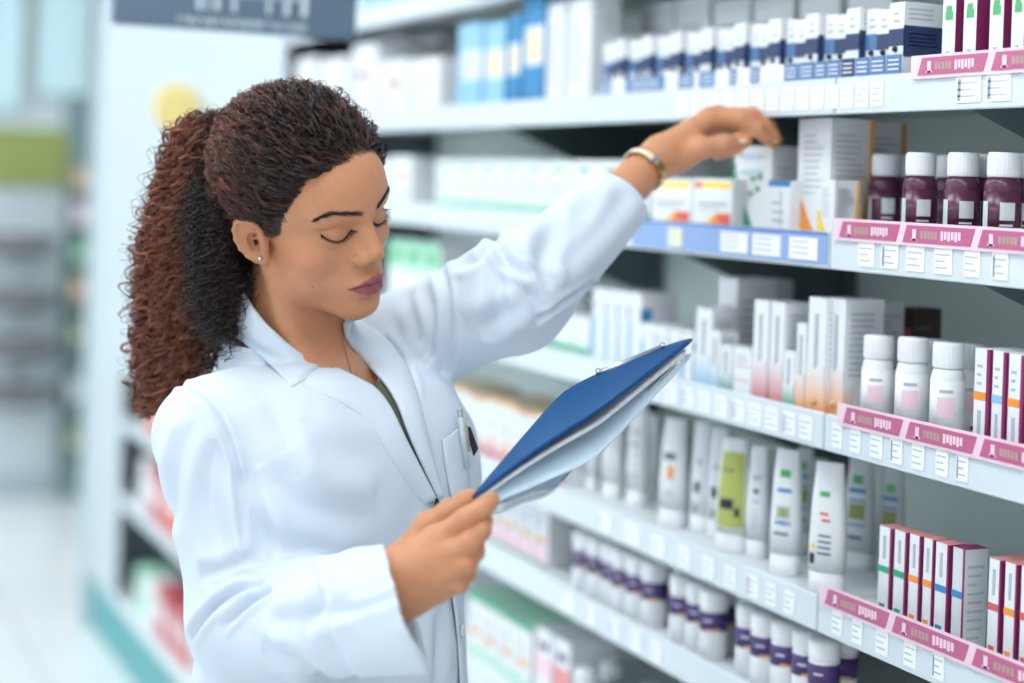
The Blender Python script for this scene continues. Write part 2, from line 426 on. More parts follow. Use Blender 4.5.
CUFR0, CUFR1 = PN(330, 618, 1.64), PN(407, 606, 1.577)
CUFL0, CUFL1 = PN(590, 232, 1.985), PN(619, 202, 2.02)
def sleeves(p):
    ax = CUFR1-CUFR0; ax /= np.linalg.norm(ax)
    d1 = rcone(p, SHR-UZ*.012+SD*-.006, ELR+UZ*.015, .054, .058)
    f1 = rcone(p, ELR-UZ*.004, CUFR1+ax*.03, .057, .057)
    n1 = np.array(CR)*.925+np.array(CU)*.36+np.array(FWD)*.10; n1 /= np.linalg.norm(n1)
    band = smax(rcone(p, CUFR0, CUFR1+ax*.03, .0595, .0600), -((p-CUFR1)@n1+.068), .003); f1 = smin(f1, band, .0015)
    f1 = smax(f1, (p-CUFR1)@n1, .003)
    f1 = smax(f1, -rcone(p, CUFR1-ax*.05, CUFR1+ax*.05, .030, .0565), .003)
    d1 = smin(d1, f1, .025)
    ax2 = CUFL1-CUFL0; ax2 /= np.linalg.norm(ax2)
    # the cut is slanted: the lower side of the cuff reaches further
    n2 = ax2+np.array(CU)*.10; n2 /= np.linalg.norm(n2)
    d2 = rcone(p, SHL-UZ*.012, ELL, .060, .060)
    f2 = rcone(p, ELL, CUFL1+ax2*.03, .060, .040)
    f2 = smax(f2, (p-CUFL1)@n2, .004)
    f2 = smax(f2, -rcone(p, CUFL1-ax2*.05, CUFL1+ax2*.05, .026, .0365), .003)
    d2 = smin(d2, f2, .03)
    return d1, d2
def coat_uncut(p):
    d = coat_core(p); a, b = sleeves(p)
    return smin(smin(d, a, .022), b, .03)
def coat_support(p):
    return smin(coat_uncut(p), smin(rcone(p, NK0, NK1, .056, .060), rcone(p, NK1, NK1-UZ*.05, .060, .064), .01), .02)
def march(fn, u, v, z0=1.3, z1=2.4):
    u = np.atleast_1d(np.asarray(u, float)); v = np.atleast_1d(np.asarray(v, float))
    r = np.array(FWD)+np.outer((u-U0)/F_PX, np.array(CR))-np.outer((v-V0)/F_PX, np.array(CU))
    z = np.full(len(u), z0); c = np.array(CAM)
    for _ in range(120):
        z = np.minimum(z+fn(c+r*z[:, None])*.8, z1)
    return c+r*z[:, None]
VC = [(350, 360), (362, 376), (378, 396), (392, 415), (404, 442), (416, 468), (430, 500)]
VP_ = march(coat_uncut, *np.array(VC).T)
VR = [.008, .010, .010, .009, .006, .001, -.006]
PLK = march(coat_uncut, *np.array([(430, 500), (440, 535), (449, 590), (455, 640), (457, 683), (459, 760)]).T)
def coat_sdf(p):
    d = coat_uncut(p)
    d = smax(d, -rcone(p, NK0, NK1, .054, .057), .008)
    d = smax(d, -rcone(p, NK1, NK1-UZ*.03, .057, .056), .008)
    v = np.full(len(p), 1e3)
    for dp in (.012, -.004, -.020, -.036):
        for i in range(len(VC)-1): v = np.minimum(v, rcone(p, VP_[i]+FW*dp, VP_[i+1]+FW*dp, VR[i]+.007, VR[i+1]+.007))
    d = smax(d, -v, .006)
    # collar stand round the back of the neck
    st = NK1+UZ*.012; q = (p-st)@BM
    rr = np.sqrt(q[:, 0]**2+(q[:, 1]+.004)**2)
    band = np.maximum(np.abs(rr-.066-.25*np.maximum(-q[:, 2], 0))-.0028, np.abs(q[:, 2]+.012)-.026)
    band = np.maximum(band, q[:, 1]-.03)
    return smin(d, band, .006)
FOLDS = [   # (pixel polyline, depth, width, ridge) in metres; + is a groove
 ([(264, 584), (243, 587), (220, 600), (199, 624), (190, 640)], .0065, .0042, .0045), ([(272, 590), (246, 604), (222, 628)], .0050, .0038, .004), ([(262, 577), (238, 578), (214, 590)], .0035, .0045, .003),
 ([(252, 558), (226, 570), (200, 574)], .004, .007, .004),
 ([(192, 420), (178, 470), (172, 540)], .003, .010, .003), ([(214, 440), (208, 500), (222, 560)], .0035, .010, .0035),
 ([(178, 384), (205, 400), (228, 434), (241, 488), (244, 548)], .0040, .0034, .0032),
 ([(242, 470), (262, 530), (262, 570)], .004, .009, .004), ([(246, 520), (300, 552), (352, 556)], .002, .012, .002), ([(262, 470), (300, 510), (370, 520)], .003, .014, .003), ([(300, 420), (330, 450), (380, 460)], .002, .014, .002),
 ([(330, 683), (300, 660), (262, 650)], .004, .010, .004), ([(352, 604), (300, 618), (270, 622)], .0035, .008, .003), ([(330, 575), (322, 600), (300, 640)], .003, .008, .003),
 ([(404, 590), (370, 606), (330, 616)], .0015, .004, .0012), ([(440, 610), (436, 683)], .003, .010, .003),
 ([(493, 232), (498, 250), (511, 267), (532, 277)], .0065, .0055, .0045), ([(500, 262), (498, 300), (488, 340)], .0045, .009, .004), ([(512, 280), (535, 300), (540, 325)], .003, .007, .003),
 ([(440, 262), (450, 300), (448, 345), (440, 378)], .0045, .0065, .004), ([(462, 262), (476, 262), (488, 248)], .004, .007, .004),
 ([(424, 288), (434, 320), (430, 360)], .003, .008, .003), ([(404, 292), (416, 318), (420, 345)], .002, .008, .002),
 ([(640, 244), (584, 288), (534, 322)], .0022, .003, .0022), ([(600, 196), (566, 236), (540, 262)], .004, .012, .004), ([(628, 190), (600, 232), (560, 268)], .003, .010, .003), ([(560, 210), (540, 250), (548, 290)], .0035, .010, .0035),
 ([(380, 340), (400, 362), (412, 400)], .003, .006, .003), ([(470, 330), (500, 318), (525, 300)], .003, .010, .003),
 ([(445, 490), (460, 500), (466, 540)], .002, .008, .002), ([(268, 400), (290, 440), (296, 480)], .002, .010, .002)]
def hsh(p, f, s):           # a cheap smooth noise made of sines
    a = np.sin(p@np.array([1.0, .7, -.4])*f+s)+np.sin(p@np.array([-.5, 1.1, .6])*f*1.3+s*2.1)+np.sin(p@np.array([.3, -.6, 1.2])*f*.9+s*.7)
    return a/3
def coat_folds(V, N):
    dsp = np.zeros(len(V))
    for pts, dep, w, rg in FOLDS:
        L = march(coat_uncut, *chaikin(pts, 2).T)
        d, t = polydist(V, L); m = d < w*6
        e = np.sin(np.clip(t, .0, 1)*math.pi)**.5
        g = -dep*1.35*np.exp(-(d/w)**2)+rg*1.1*np.exp(-((d-w*2.1)/(w*1.1))**2)
        dsp += np.where(m, g*e, 0)
    warp = V+.03*np.stack([hsh(V, 14, 1), hsh(V, 14, 2), hsh(V, 14, 3)], 1)
    dsp += .0022*hsh(warp, 42, .3)+.0010*hsh(warp, 90, 1.7)
    return V+N*dsp[:, None]
# ---------------------------------------------------------------- hair
def strands(paths, rad, nside=3):
    """paths (S, N, 3), rad (S, N) -> vertices and quads of thin tubes"""
    S, N, _ = paths.shape
    T = np.gradient(paths, axis=1); T /= np.linalg.norm(T, axis=2)[..., None]+1e-12
    ref = RNG.normal(size=(S, 1, 3)); ref /= np.linalg.norm(ref, axis=2)[..., None]
    A = np.cross(T, ref); A /= np.linalg.norm(A, axis=2)[..., None]+1e-9; B = np.cross(T, A)
    th = np.arange(nside)*2*math.pi/nside
    V = paths[:, :, None, :]+rad[:, :, None, None]*(A[:, :, None, :]*np.cos(th)[None, None, :, None]+B[:, :, None, :]*np.sin(th)[None, None, :, None])
    b = (np.arange(S)*N*nside)[:, None, None]+(np.arange(N-1)*nside)[None, :, None]; k = np.arange(nside)[None, None, :]; k2 = (k+1) % nside
    Q = np.stack([b+k, b+k2, b+nside+k2, b+nside+k], -1).reshape(-1, 4)
    return V.reshape(-1, 3), Q
SKC = np.array([0, -.7, 4.6])
def skull_r(dirs):
    r = np.full(len(dirs), 14.0)
    for _ in range(30): r -= head_noear(SKC+dirs*r[:, None])*.9
    return r
def head_noear(q):
    q = q.copy(); q[:, 0] = np.abs(q[:, 0])
    d = ell(q, (0, -.7, 5.0), (7.3, 9.2, 7.7)); d = smin(d, ell(q, (0, 3.2, 5.0), (6.6, 6.3, 5.7)), 1.6)
    return smin(d, ell(q, (0, 2.3, -1.2), (5.9, 5.9, 6.6)), 1.4)
def hairline(z): return np.interp(z, [-6, -3, 0, .5, 1.2, 3.7, 6.7, 8.0, 8.5, 9.2, 13], [-8, -4.6, -2.4, .6, 2.0, 3.4, 5.7, 6.3, 7.3, 8.2, 10])
MC = [PN(217, 152, 1.90), PN(200, 222, 1.925), PN(194, 290, 1.93), PN(174, 352, 1.94), PN(160, 392, 1.95)]
MR = [.048, .060, .062, .048, .020]
def frizz(N, n, amp):
    """smooth random walk for N strands of n points"""
    w = RNG.normal(size=(N, n, 3)); k = np.hanning(19); k /= (k**2).sum()**.5
    for a in range(3): w[:, :, a] = np.apply_along_axis(lambda m: np.convolve(m, k, 'same'), 1, w[:, :, a])
    return w*amp*.5
def clear_of_ear(q):
    uv = q-np.array(CAM); zz = uv@np.array(FWD); uu = uv@np.array(CR)/zz*F_PX+U0; vv = V0-uv@np.array(CU)/zz*F_PX
    return ~((((uu-251)/18)**2+((vv-245)/24)**2 < 1) & (zz < 1.86)).any(1)
def helix(base, rad, pitch, phase, n):
    """adds a curl of that radius and pitch to each base path; rad (S, n)"""
    T = np.gradient(base, axis=1); seg = np.linalg.norm(T, axis=2); s = np.cumsum(seg, 1); T /= seg[..., None]+1e-9
    ref = RNG.normal(size=(len(base), 1, 3)); A = np.cross(T, ref); A /= np.linalg.norm(A, axis=2)[..., None]+1e-9; B = np.cross(T, A)
    ph = phase[:, None]+s/pitch[:, None]*2*math.pi
    return base+rad[..., None]*(A*np.cos(ph)[..., None]+B*np.sin(ph)[..., None])
def caplift(z, y):
    return .05+sstep(-3, 9, z-4.6)*1.5*sstep(7.5, 2, y)+.25*sstep(3, -2, y)
def clump(base, k, spread, n):
    """k strands round each guide path, keeping loosely together"""
    S = len(base); o = RNG.normal(size=(S, k, 1, 3))*spread; t = np.linspace(.35, 1, n)[None, None, :, None]
    q = base[:, None]+o*(t+.4*np.sin(np.linspace(0, 6, n))[None, None, :, None]*RNG.random((S, k, 1, 1)))
    return q.reshape(S*k, n, 3)
def make_hair():
    out = []; cols = []
    dk = np.array(srgb(50, 37, 33)[:3]); rd = np.array(srgb(152, 86, 66)[:3]); tip = np.array(srgb(204, 136, 102)[:3])
    # swept-back hair that follows the skull in wavy locks
    n = 48
    for S, K, spread, lo_, hi_ in ((1050, 9, .15, .0, 1.), (1500, 1, .0, .2, 1.1)):
        dr = RNG.normal(size=(S*8, 3)); dr /= np.linalg.norm(dr, axis=1)[:, None]
        r = skull_r(dr); p = SKC+dr*r[:, None]
        ok = (p[:, 1] < hairline(p[:, 2])+.15) & (p[:, 2] > -4) & ~((np.abs(p[:, 0]) > 5.0) & (p[:, 2] < 3.4) & (p[:, 1] > -3) & (p[:, 2] < 1.4))
        w = np.where(p[:, 0] > -3, 1., .3)*np.where(p[:, 1] > hairline(p[:, 2])-1.3, 1.0, .22); ok &= RNG.random(len(p)) < w
        G0 = np.array([1.2, -8.3, 3.6]); g0 = G0-SKC; g0 /= np.linalg.norm(g0); ok &= (dr@g0) > -.93
        dr = dr[ok][:S]; p = p[ok][:S]; S = len(dr)
        G = G0+RNG.normal(size=(S, 3))*np.array([1.8, .8, 2.0]); g = G-SKC; g /= np.linalg.norm(g, axis=1)[:, None]
        om = np.arccos(np.clip((dr*g).sum(1), -1, 1))[:, None]; t = np.linspace(0, 1, n)[None, :]; tt = t*RNG.uniform(.6, 1.0, S)[:, None]
        dd = (np.sin((1-tt)*om)/np.sin(om+1e-6))[..., None]*dr[:, None]+(np.sin(tt*om)/np.sin(om+1e-6))[..., None]*g[:, None]
        dd /= np.linalg.norm(dd, axis=2)[..., None]
        lay = RNG.uniform(lo_, hi_, S)[:, None]
        rr = skull_r(dd.reshape(-1, 3)).reshape(S, n); base = SKC+dd*rr[..., None]; up = sstep(-3, 9, base[..., 2]-4.6); arc = om*tt*9
        lift = (caplift(base[..., 2], base[..., 1])+.05+lay*(.35+1.2*up))*sstep(-.8, 2.4, arc)
        q = SKC+dd*(rr+lift)[..., None]
        amp = (.18+.40*RNG.random((S, 1)))*sstep(0, 2, arc)
        q = helix(q, amp, RNG.uniform(2.3, 4.4, S), RNG.random(S)*6.28, n)+frizz(S, n, .22)*sstep(0, 2, arc)[..., None]
        f0 = (sstep(.35, 1, lay)*RNG.random((S, 1))*sstep(2, -6, q[..., 1])+.3*(RNG.random((S, 1)) < .14))
        ok = ((q[..., 1] < hairline(q[..., 2])+.9) | (q[..., 2] > 9)).all(1) & clear_of_ear(h2w(q.reshape(-1, 3)).reshape(q.shape)); q = q[ok]; f0 = f0[ok]
        if K > 1: q = clump(q, K, spread, n); f0 = np.repeat(f0, K, 0)
        V, Q = strands(h2w(q.reshape(-1, 3)).reshape(-1, n, 3), np.full((len(q), n), .00036)*np.linspace(1, .6, n)); out.append((V, Q))
        c = (dk+(rd-dk)*np.clip(f0, 0, 1)[..., None])*(.8+.5*RNG.random((len(q), 1, 1))); cols.append(np.repeat(c.reshape(-1, 3), 3, 0))
    # the curly length behind the head, in ringlets
    ax = resample(chaikin(MC, 3), 60); axr = np.interp(np.linspace(0, 1, 60), np.linspace(0, 1, 5), MR); e1 = np.array(CR); e2 = np.array(FWD)
    for S, K, n, r0, r1, rho0, rho1, hr0, hr1, sp in ((640, 9, 96, .00044, .00028, .45, .99, .0045, .0095, .0013), (26, 6, 84, .0004, .00026, .98, 1.16, .006, .010, .0009), (700, 1, 84, .0004, .00026, .7, 1.04, .004, .009, 0), (150, 1, 72, .00032, .0002, .98, 1.15, .006, .011, 0)):
        top = RNG.random(S) < .30
        t0 = np.where(top, 0, RNG.random(S)**1.1*.8); ln = RNG.uniform(.22, .48, S); w = np.linspace(0, 1, n)[None, :]
        t = np.clip(t0[:, None]+w*ln[:, None], 0, 1); i = t*59; i0 = np.clip(i.astype(int), 0, 58); fr = (i-i0)[..., None]
        c = ax[i0]*(1-fr)+ax[i0+1]*fr; R = axr[i0]*(1-fr[..., 0])+axr[i0+1]*fr[..., 0]
        thv = RNG.random(S)*6.283; bias = RNG.random(S) < .4; thv[bias] = RNG.uniform(2.3, 5.4, bias.sum())
        tw = thv[:, None]+RNG.normal(size=(S, 1))*.6*w
        rho = (rho0+(rho1-rho0)*RNG.random(S)**.6)[:, None]*(.85+.15*sstep(0, .3, w))
        ph = np.where(top[:, None], RNG.uniform(.7, 1.5, S)[:, None]*(1-sstep(0, .75, w)), 0)
        c = c-np.where(top, 1, 0)[:, None, None]*(c-ax[0])*(1-sstep(.2, .8, w))[..., None]
        b = c+(R*rho*np.cos(ph))[..., None]*(np.cos(tw)[..., None]*e1+np.sin(tw)[..., None]*e2*.85)+(R*rho*np.sin(ph))[..., None]*UZ
        b[..., 2] -= ln[:, None]*w*.05
        k1 = RNG.uniform(4, 9, (S, 1)); k2 = RNG.random((S, 1))*6.28; sw = np.sin(w*k1+k2)*RNG.uniform(.003, .011, (S, 1)); b += sw[..., None]*(np.cos(tw)[..., None]*e1+np.sin(tw)[..., None]*e2)+(np.cos(w*k1*1.3+k2*2)*.006)[..., None]*e1
        hr = RNG.uniform(hr0, hr1, S)[:, None]*(.55+.45*w)
        q = helix(b, hr, RNG.uniform(.017, .032, S), RNG.random(S)*6.28, n)+frizz(S, n, .003)
        sh = RNG.random((S, 1))
        if K > 1: q = clump(q, K, sp, n); sh = np.repeat(sh, K, 0)
        S = len(q)
        V, Q = strands(q, np.linspace(r0, r1, n)[None, :]*np.ones((S, 1))); out.append((V, Q))
        lat = ((q-np.array(CAM))@np.array(CR))/((q-np.array(CAM))@np.array(FWD))*F_PX+U0
        f = sstep(226, 180, lat+RNG.normal(size=(S, 1))*7)*(.3+.7*sh)
        cc = dk+(rd-dk)*f[..., None]+(tip-rd)*(f*RNG.random((S, 1))*(.3+.7*w)*.8)[..., None]
        cols.append(np.repeat(cc.reshape(-1, 3), 3, 0))
    # dark tight curls behind and below the ear
    S, n = 2700, 60
    a = np.array([PN(210, 176, 1.86), PN(222, 194, 1.845), PN(220, 248, 1.845), PN(235, 288, 1.86), PN(228, 328, 1.875)])
    k = RNG.random(S); base0 = np.stack([np.interp(k*2.9, range(5), a[:, j]) for j in range(3)], 1)+RNG.normal(size=(S, 3))*np.array([.012, .012, .012])
    t = np.linspace(0, 1, n)[None, :, None]
    b = base0[:, None]+t*(np.array([0, 0, -.055])+np.array(CR)*-.010)*RNG.uniform(.6, 1.3, (S, 1, 1))
    q = helix(b, RNG.uniform(.002, .005, (S, 1))*np.ones((1, n)), RNG.uniform(.010, .018, S), RNG.random(S)*6.28, n)+frizz(S, n, .003)
    q = q[clear_of_ear(q)]; S = len(q)
    V, Q = strands(q, np.full((S, n), .00036)); out.append((V, Q))
    cols.append(np.repeat((np.array(srgb(46, 36, 35)[:3])*(.7+.9*RNG.random((S, 1, 1)))*np.ones((1, n, 1))).reshape(-1, 3), 3, 0))
    # short curls that stand off the crown and the temple
    S, n = 110, 40
    dr = RNG.normal(size=(S*8, 3)); dr /= np.linalg.norm(dr, axis=1)[:, None]; dr = dr[(dr[:, 2] > .45) & (dr[:, 1] < .2)][:S]; S = len(dr)
    r = skull_r(dr); o = SKC+dr*(r+1.9+RNG.random(S)*.6)[:, None]; ph = RNG.random(S)*6.28
    tang = np.cross(dr, RNG.normal(size=(S, 3))); tang /= np.linalg.norm(tang, axis=1)[:, None]; t = np.linspace(0, 1, n)[None, :]
    L = RNG.uniform(1.2, 2.6, S)[:, None]; R2 = RNG.uniform(.3, .7, S)[:, None]
    q = o[:, None]+tang[:, None]*(t*L+R2*np.sin(t*9))[..., None]+dr[:, None]*(R2*(1-np.cos(t*9))*.8)[..., None]+frizz(S, n, .1)
    V, Q = strands(h2w(q.reshape(-1, 3)).reshape(S, n, 3), np.full((S, n), .0003)); out.append((V, Q))
    cols.append(np.repeat((rd*.75*np.ones((S, n, 1))).reshape(-1, 3), 3, 0))
    # baby hair along the hairline
    S, n = 700, 14
    z = RNG.uniform(1.2, 8.9, S); y = hairline(z)+RNG.normal(size=S)*.22; x = RNG.random(S)*7.2*np.where(z > 8.3, 1, 0)+7*(z <= 8.3)
    d0 = np.stack([x, y, z], 1)-SKC; d0 /= np.linalg.norm(d0, axis=1)[:, None]; d0[:, 0] = np.abs(d0[:, 0])
    pp = SKC+d0*skull_r(d0)[:, None]; t = np.linspace(0, 1, n)[None, :, None]
    dv = np.array([0, -1, .35])+RNG.normal(size=(S, 3))*.35
    q = pp[:, None]+dv[:, None]*t*RNG.uniform(.5, 1.3, (S, 1, 1))+RNG.normal(size=(S, 1, 3))*.25*np.sin(t*5)
    e = q-SKC; el = np.linalg.norm(e, axis=2); ed = e/el[..., None]; q = SKC+ed*(skull_r(ed.reshape(-1, 3)).reshape(S, n)+.06)[..., None]
    V, Q = strands(h2w(q.reshape(-1, 3)).reshape(S, n, 3), np.full((S, n), .00022)*np.linspace(1, .4, n)); out.append((V, Q))
    cols.append(np.repeat((dk*1.2*np.ones((S, n, 1))).reshape(-1, 3), 3, 0))
    # a dense inner volume keeps light from shining through
    def vol(p):
        d = np.full(len(p), 1e3)
        for i in range(4): d = smin(d, rcone(p, MC[i], MC[i+1], MR[i]-.016, MR[i+1]-.016), .01)
        d = smin(d, rcone(p, a[1], a[4], .020, .014), .02)
        q = w2h(p); cap = head_noear(q)
        up = sstep(-3, 9, q[:, 2]-4.6)
        c2 = cap-caplift(q[:, 2], q[:, 1])+.22
        c2 = np.maximum(c2, (q[:, 1]-hairline(q[:, 2])+.9)*.5)
        c2 = np.maximum(c2, -(q[:, 2]+4.5))
        c2 = np.where((np.abs(q[:, 0]) > 5.5) & (q[:, 2] < 2.0) & (q[:, 1] > -3), np.maximum(c2, .3), c2)
        return smin(d, c2/100, .02)+.002*hsh(p, 160, 2.)
    pts = np.array(MC+[h2w([x, y, z]) for x in (-8, 8) for y in (-11, 9) for z in (-5, 16)])
    V, Q = nets(vol, pts.min(0)-.07, pts.max(0)+.07, .0035, newton=1); out.append((V, Q))
    lat = ((V-np.array(CAM))@np.array(CR))/((V-np.array(CAM))@np.array(FWD))*F_PX+U0
    f = sstep(235, 195, lat)[:, None]; cols.append(np.array(srgb(24, 18, 17)[:3])*(1-f)+np.array(srgb(58, 30, 25)[:3])*f)
    off = 0; VV = []; QQ = []
    for V, Q in out: VV.append(V); QQ.append(Q+off); off += len(V)
    return np.concatenate(VV), np.concatenate(QQ), np.concatenate(cols)
def attr_mat(name, rough, spec=.5, sss=0, bump=None, aniso=0, coat=0):
    m = mat(name, (.5, .5, .5, 1), rough, spec=spec, sss=sss, bump=bump, coat=coat); nt = m.node_tree; a = nt.nodes.new('ShaderNodeAttribute'); a.attribute_name = 'col'
    nt.links.new(a.outputs['Color'], nt.nodes['Principled BSDF'].inputs['Base Color']); return m
def bigmesh(name, V, Q, m, parent):
    me = bpy.data.meshes.new(name); me.vertices.add(len(V)); me.vertices.foreach_set('co', V.astype(np.float32).ravel())
    me.loops.add(len(Q)*4); me.loops.foreach_set('vertex_index', Q.astype(np.int32).ravel()); me.polygons.add(len(Q)); me.polygons.foreach_set('loop_start', np.arange(0, len(Q)*4, 4, dtype=np.int32))
    me.update(calc_edges=True); me.polygons.foreach_set('use_smooth', np.ones(len(Q), bool)); me.materials.append(m)
    o = bpy.data.objects.new(name, me); COL.objects.link(o); o.parent = parent; return o

# ---------------------------------------------------------------- body with skin colours
def bb(pts, m):
    pts = np.array(pts); return pts.min(0)-m, pts.max(0)+m
def lerp(a, b, f): return a*(1-f[:, None])+b*f[:, None]
SKIN = np.array(srgb(198, 140, 104)[:3]); LIP = np.array(srgb(150, 84, 88)[:3])
def face_colours(V):
    q = w2h(V); ax = np.abs(q[:, 0]); c = np.tile(SKIN, (len(V), 1))
    c *= (1+.05*hsh(q, 1.3, 1.)+.03*hsh(q, 4., 2.))[:, None]
    warm = np.array(srgb(206, 134, 102)[:3])
    c = lerp(c, warm, .55*np.exp(-((ax-6)**2+(q[:, 1]-4)**2+(q[:, 2]+.8)**2)/5.5))
    c = lerp(c, warm, 0*ax)
    c = lerp(c, np.array(srgb(150, 84, 64)[:3]), .8*(ax > 6.7)*np.exp(-((q[:, 1]+.75)**2/.8+(q[:, 2]-.45)**2/1.5)))
    zt = np.interp(ax, [0, .5, 1.3, 2.5, 3], [-4.08, -3.92, -4.2, -4.92, -5.0]); zb = np.interp(ax, [0, .8, 1.6, 2.5, 3], [-6.2, -6.12, -5.75, -5.05, -5.0])
    lip = sstep(-.10, .10, np.minimum(zt-q[:, 2], q[:, 2]-zb))*(q[:, 1] > 6.5)*(ax < 2.65)
    c = lerp(c, LIP*(1+.12*hsh(q, 9., 1.))[:, None], lip)
    zc = np.interp(ax, [0, 1.2, 2.6], [-4.88, -4.84, -4.98]); c = lerp(c, np.array(srgb(70, 30, 34)[:3]), .8*np.exp(-((q[:, 2]-zc)/.09)**2)*(q[:, 1] > 6.5)*(ax < 2.65))
    c = lerp(c, np.array(srgb(54, 34, 30)[:3]), np.exp(-(np.linalg.norm(q-np.array(MOLE), axis=1)/.11)**4))
    for s in (1, -1):
        d, t = polydist(q*np.array([s, 1, 1]), BROW); c = lerp(c, np.array(srgb(64, 44, 36)[:3]), .75*np.exp(-(d/np.interp(t, [0, .35, 1], [.1, .24, .26]))**2))
        d, t = polydist(q*np.array([s, 1, 1]), LASH); c = lerp(c, np.array(srgb(60, 38, 34)[:3]), .9*np.exp(-(d/.11)**2)); c = lerp(c, np.array(srgb(150, 100, 88)[:3]), .35*np.exp(-(d/.5)**2))
    for s in (1, -1): c = lerp(c, np.array(srgb(62, 30, 26)[:3]), np.exp(-(((ax-.62)/.3)**2+((q[:, 1]-9.25)/.5)**2+((q[:, 2]+2.5)/.25)**2)))
    e = hairline(q[:, 2])-q[:, 1]; c = lerp(c, np.array(srgb(44, 32, 28)[:3]), .85*sstep(-.25, .7, e+.25*hsh(q, 5., 3.))*(q[:, 2] > .8)*(np.abs(head_noear(q)) < .35))
    return np.clip(c, 0, 1)
def crop(c): return 220+c[0]/4.876, 170+c[1]/4.876
def onhead(cs): return w2h(march(headbody, *np.array([crop(c) for c in cs]).T))
BROW = onhead([(458, 248), (500, 228), (550, 212), (620, 214), (692, 214)])
LASH = chaikin(onhead([(492, 316), (530, 341), (570, 351), (610, 336), (642, 292)]), 2)
MOLE = onhead([(452, 568)])[0]
STUD = onhead([(200, 430)])[0]
SK = attr_mat('skin', .47, .45, sss=.12, bump=(900, .06, .0004))
def simple_skin(V, extra=None):
    c = np.tile(SKIN, (len(V), 1))*(1+.06*hsh(V, 90, 1.)+.04*hsh(V, 300, 2.))[:, None]
    if extra is not None: c = extra(V, c)
    return np.clip(c, 0, 1)
KNK_R = [PN(436, 541, 1.55), PN(446, 556, 1.54), PN(468, 519, 1.54), PN(472, 538, 1.53), PN(471, 557, 1.535)]
KNK_L = [PN(712, 112, 2.08), PN(743, 116, 2.07), PN(757, 114, 2.09), PN(705, 135, 2.07)]
def hand_cols(K):
    def f(V, c):
        w = np.array(srgb(190, 124, 96)[:3])
        for k in K: c = lerp(c, w, .45*np.exp(-(np.linalg.norm(V-k, axis=1)/.009)**2))
        return c
    return f
parts = []
hb = [h2w([x, y, z]) for x in (-8, 8) for y in (-10.5, 11) for z in (-22, 13)]
V, Q = nets(headbody, *bb(hb, .01), .0016); parts.append((V, Q, face_colours(V)))
V, Q = nets(hand_r, *bb([PN(u, v, z) for u in (370, 510) for v in (480, 630) for z in (1.52, 1.66)], .01), .0017); parts.append((V, Q, simple_skin(V, hand_cols(KNK_R))))
V, Q = nets(hand_l, *bb([PN(u, v, z) for u in (600, 800) for v in (95, 205) for z in (2.03, 2.15)], .01), .0017); parts.append((V, Q, simple_skin(V, hand_cols(KNK_L))))
V, Q = nets(lowbody, *bb([SHR, SHL, ELR, ELL, WRL, WRR, CH*np.array([1, 1, 0])+FW*.12, CH*np.array([1, 1, 0])-FW*.1], .09), .009); parts.append((V, Q, simple_skin(V)))
off = 0; VV = []; QQ = []; CC = []
for V, Q, c in parts: VV.append(V); QQ.append(Q+off); CC.append(c); off += len(V)
VV = np.concatenate(VV); QQ = np.concatenate(QQ); CC = np.concatenate(CC)
person = bigmesh('person', VV, QQ, SK, None)
add_col(person, 'col', np.c_[CC, np.ones(len(CC))])
tag(person, 'curly-haired woman in a white lab coat holding a blue clipboard and reaching up', 'person')
V, Q, c = make_hair(); HM = attr_mat('hair', .34, .55)
hair = bigmesh('hair', V, Q, HM, person); add_col(hair, 'col', np.c_[c, np.ones(len(c))])
hair['label'] = 'dark brown and auburn curly hair pulled back'
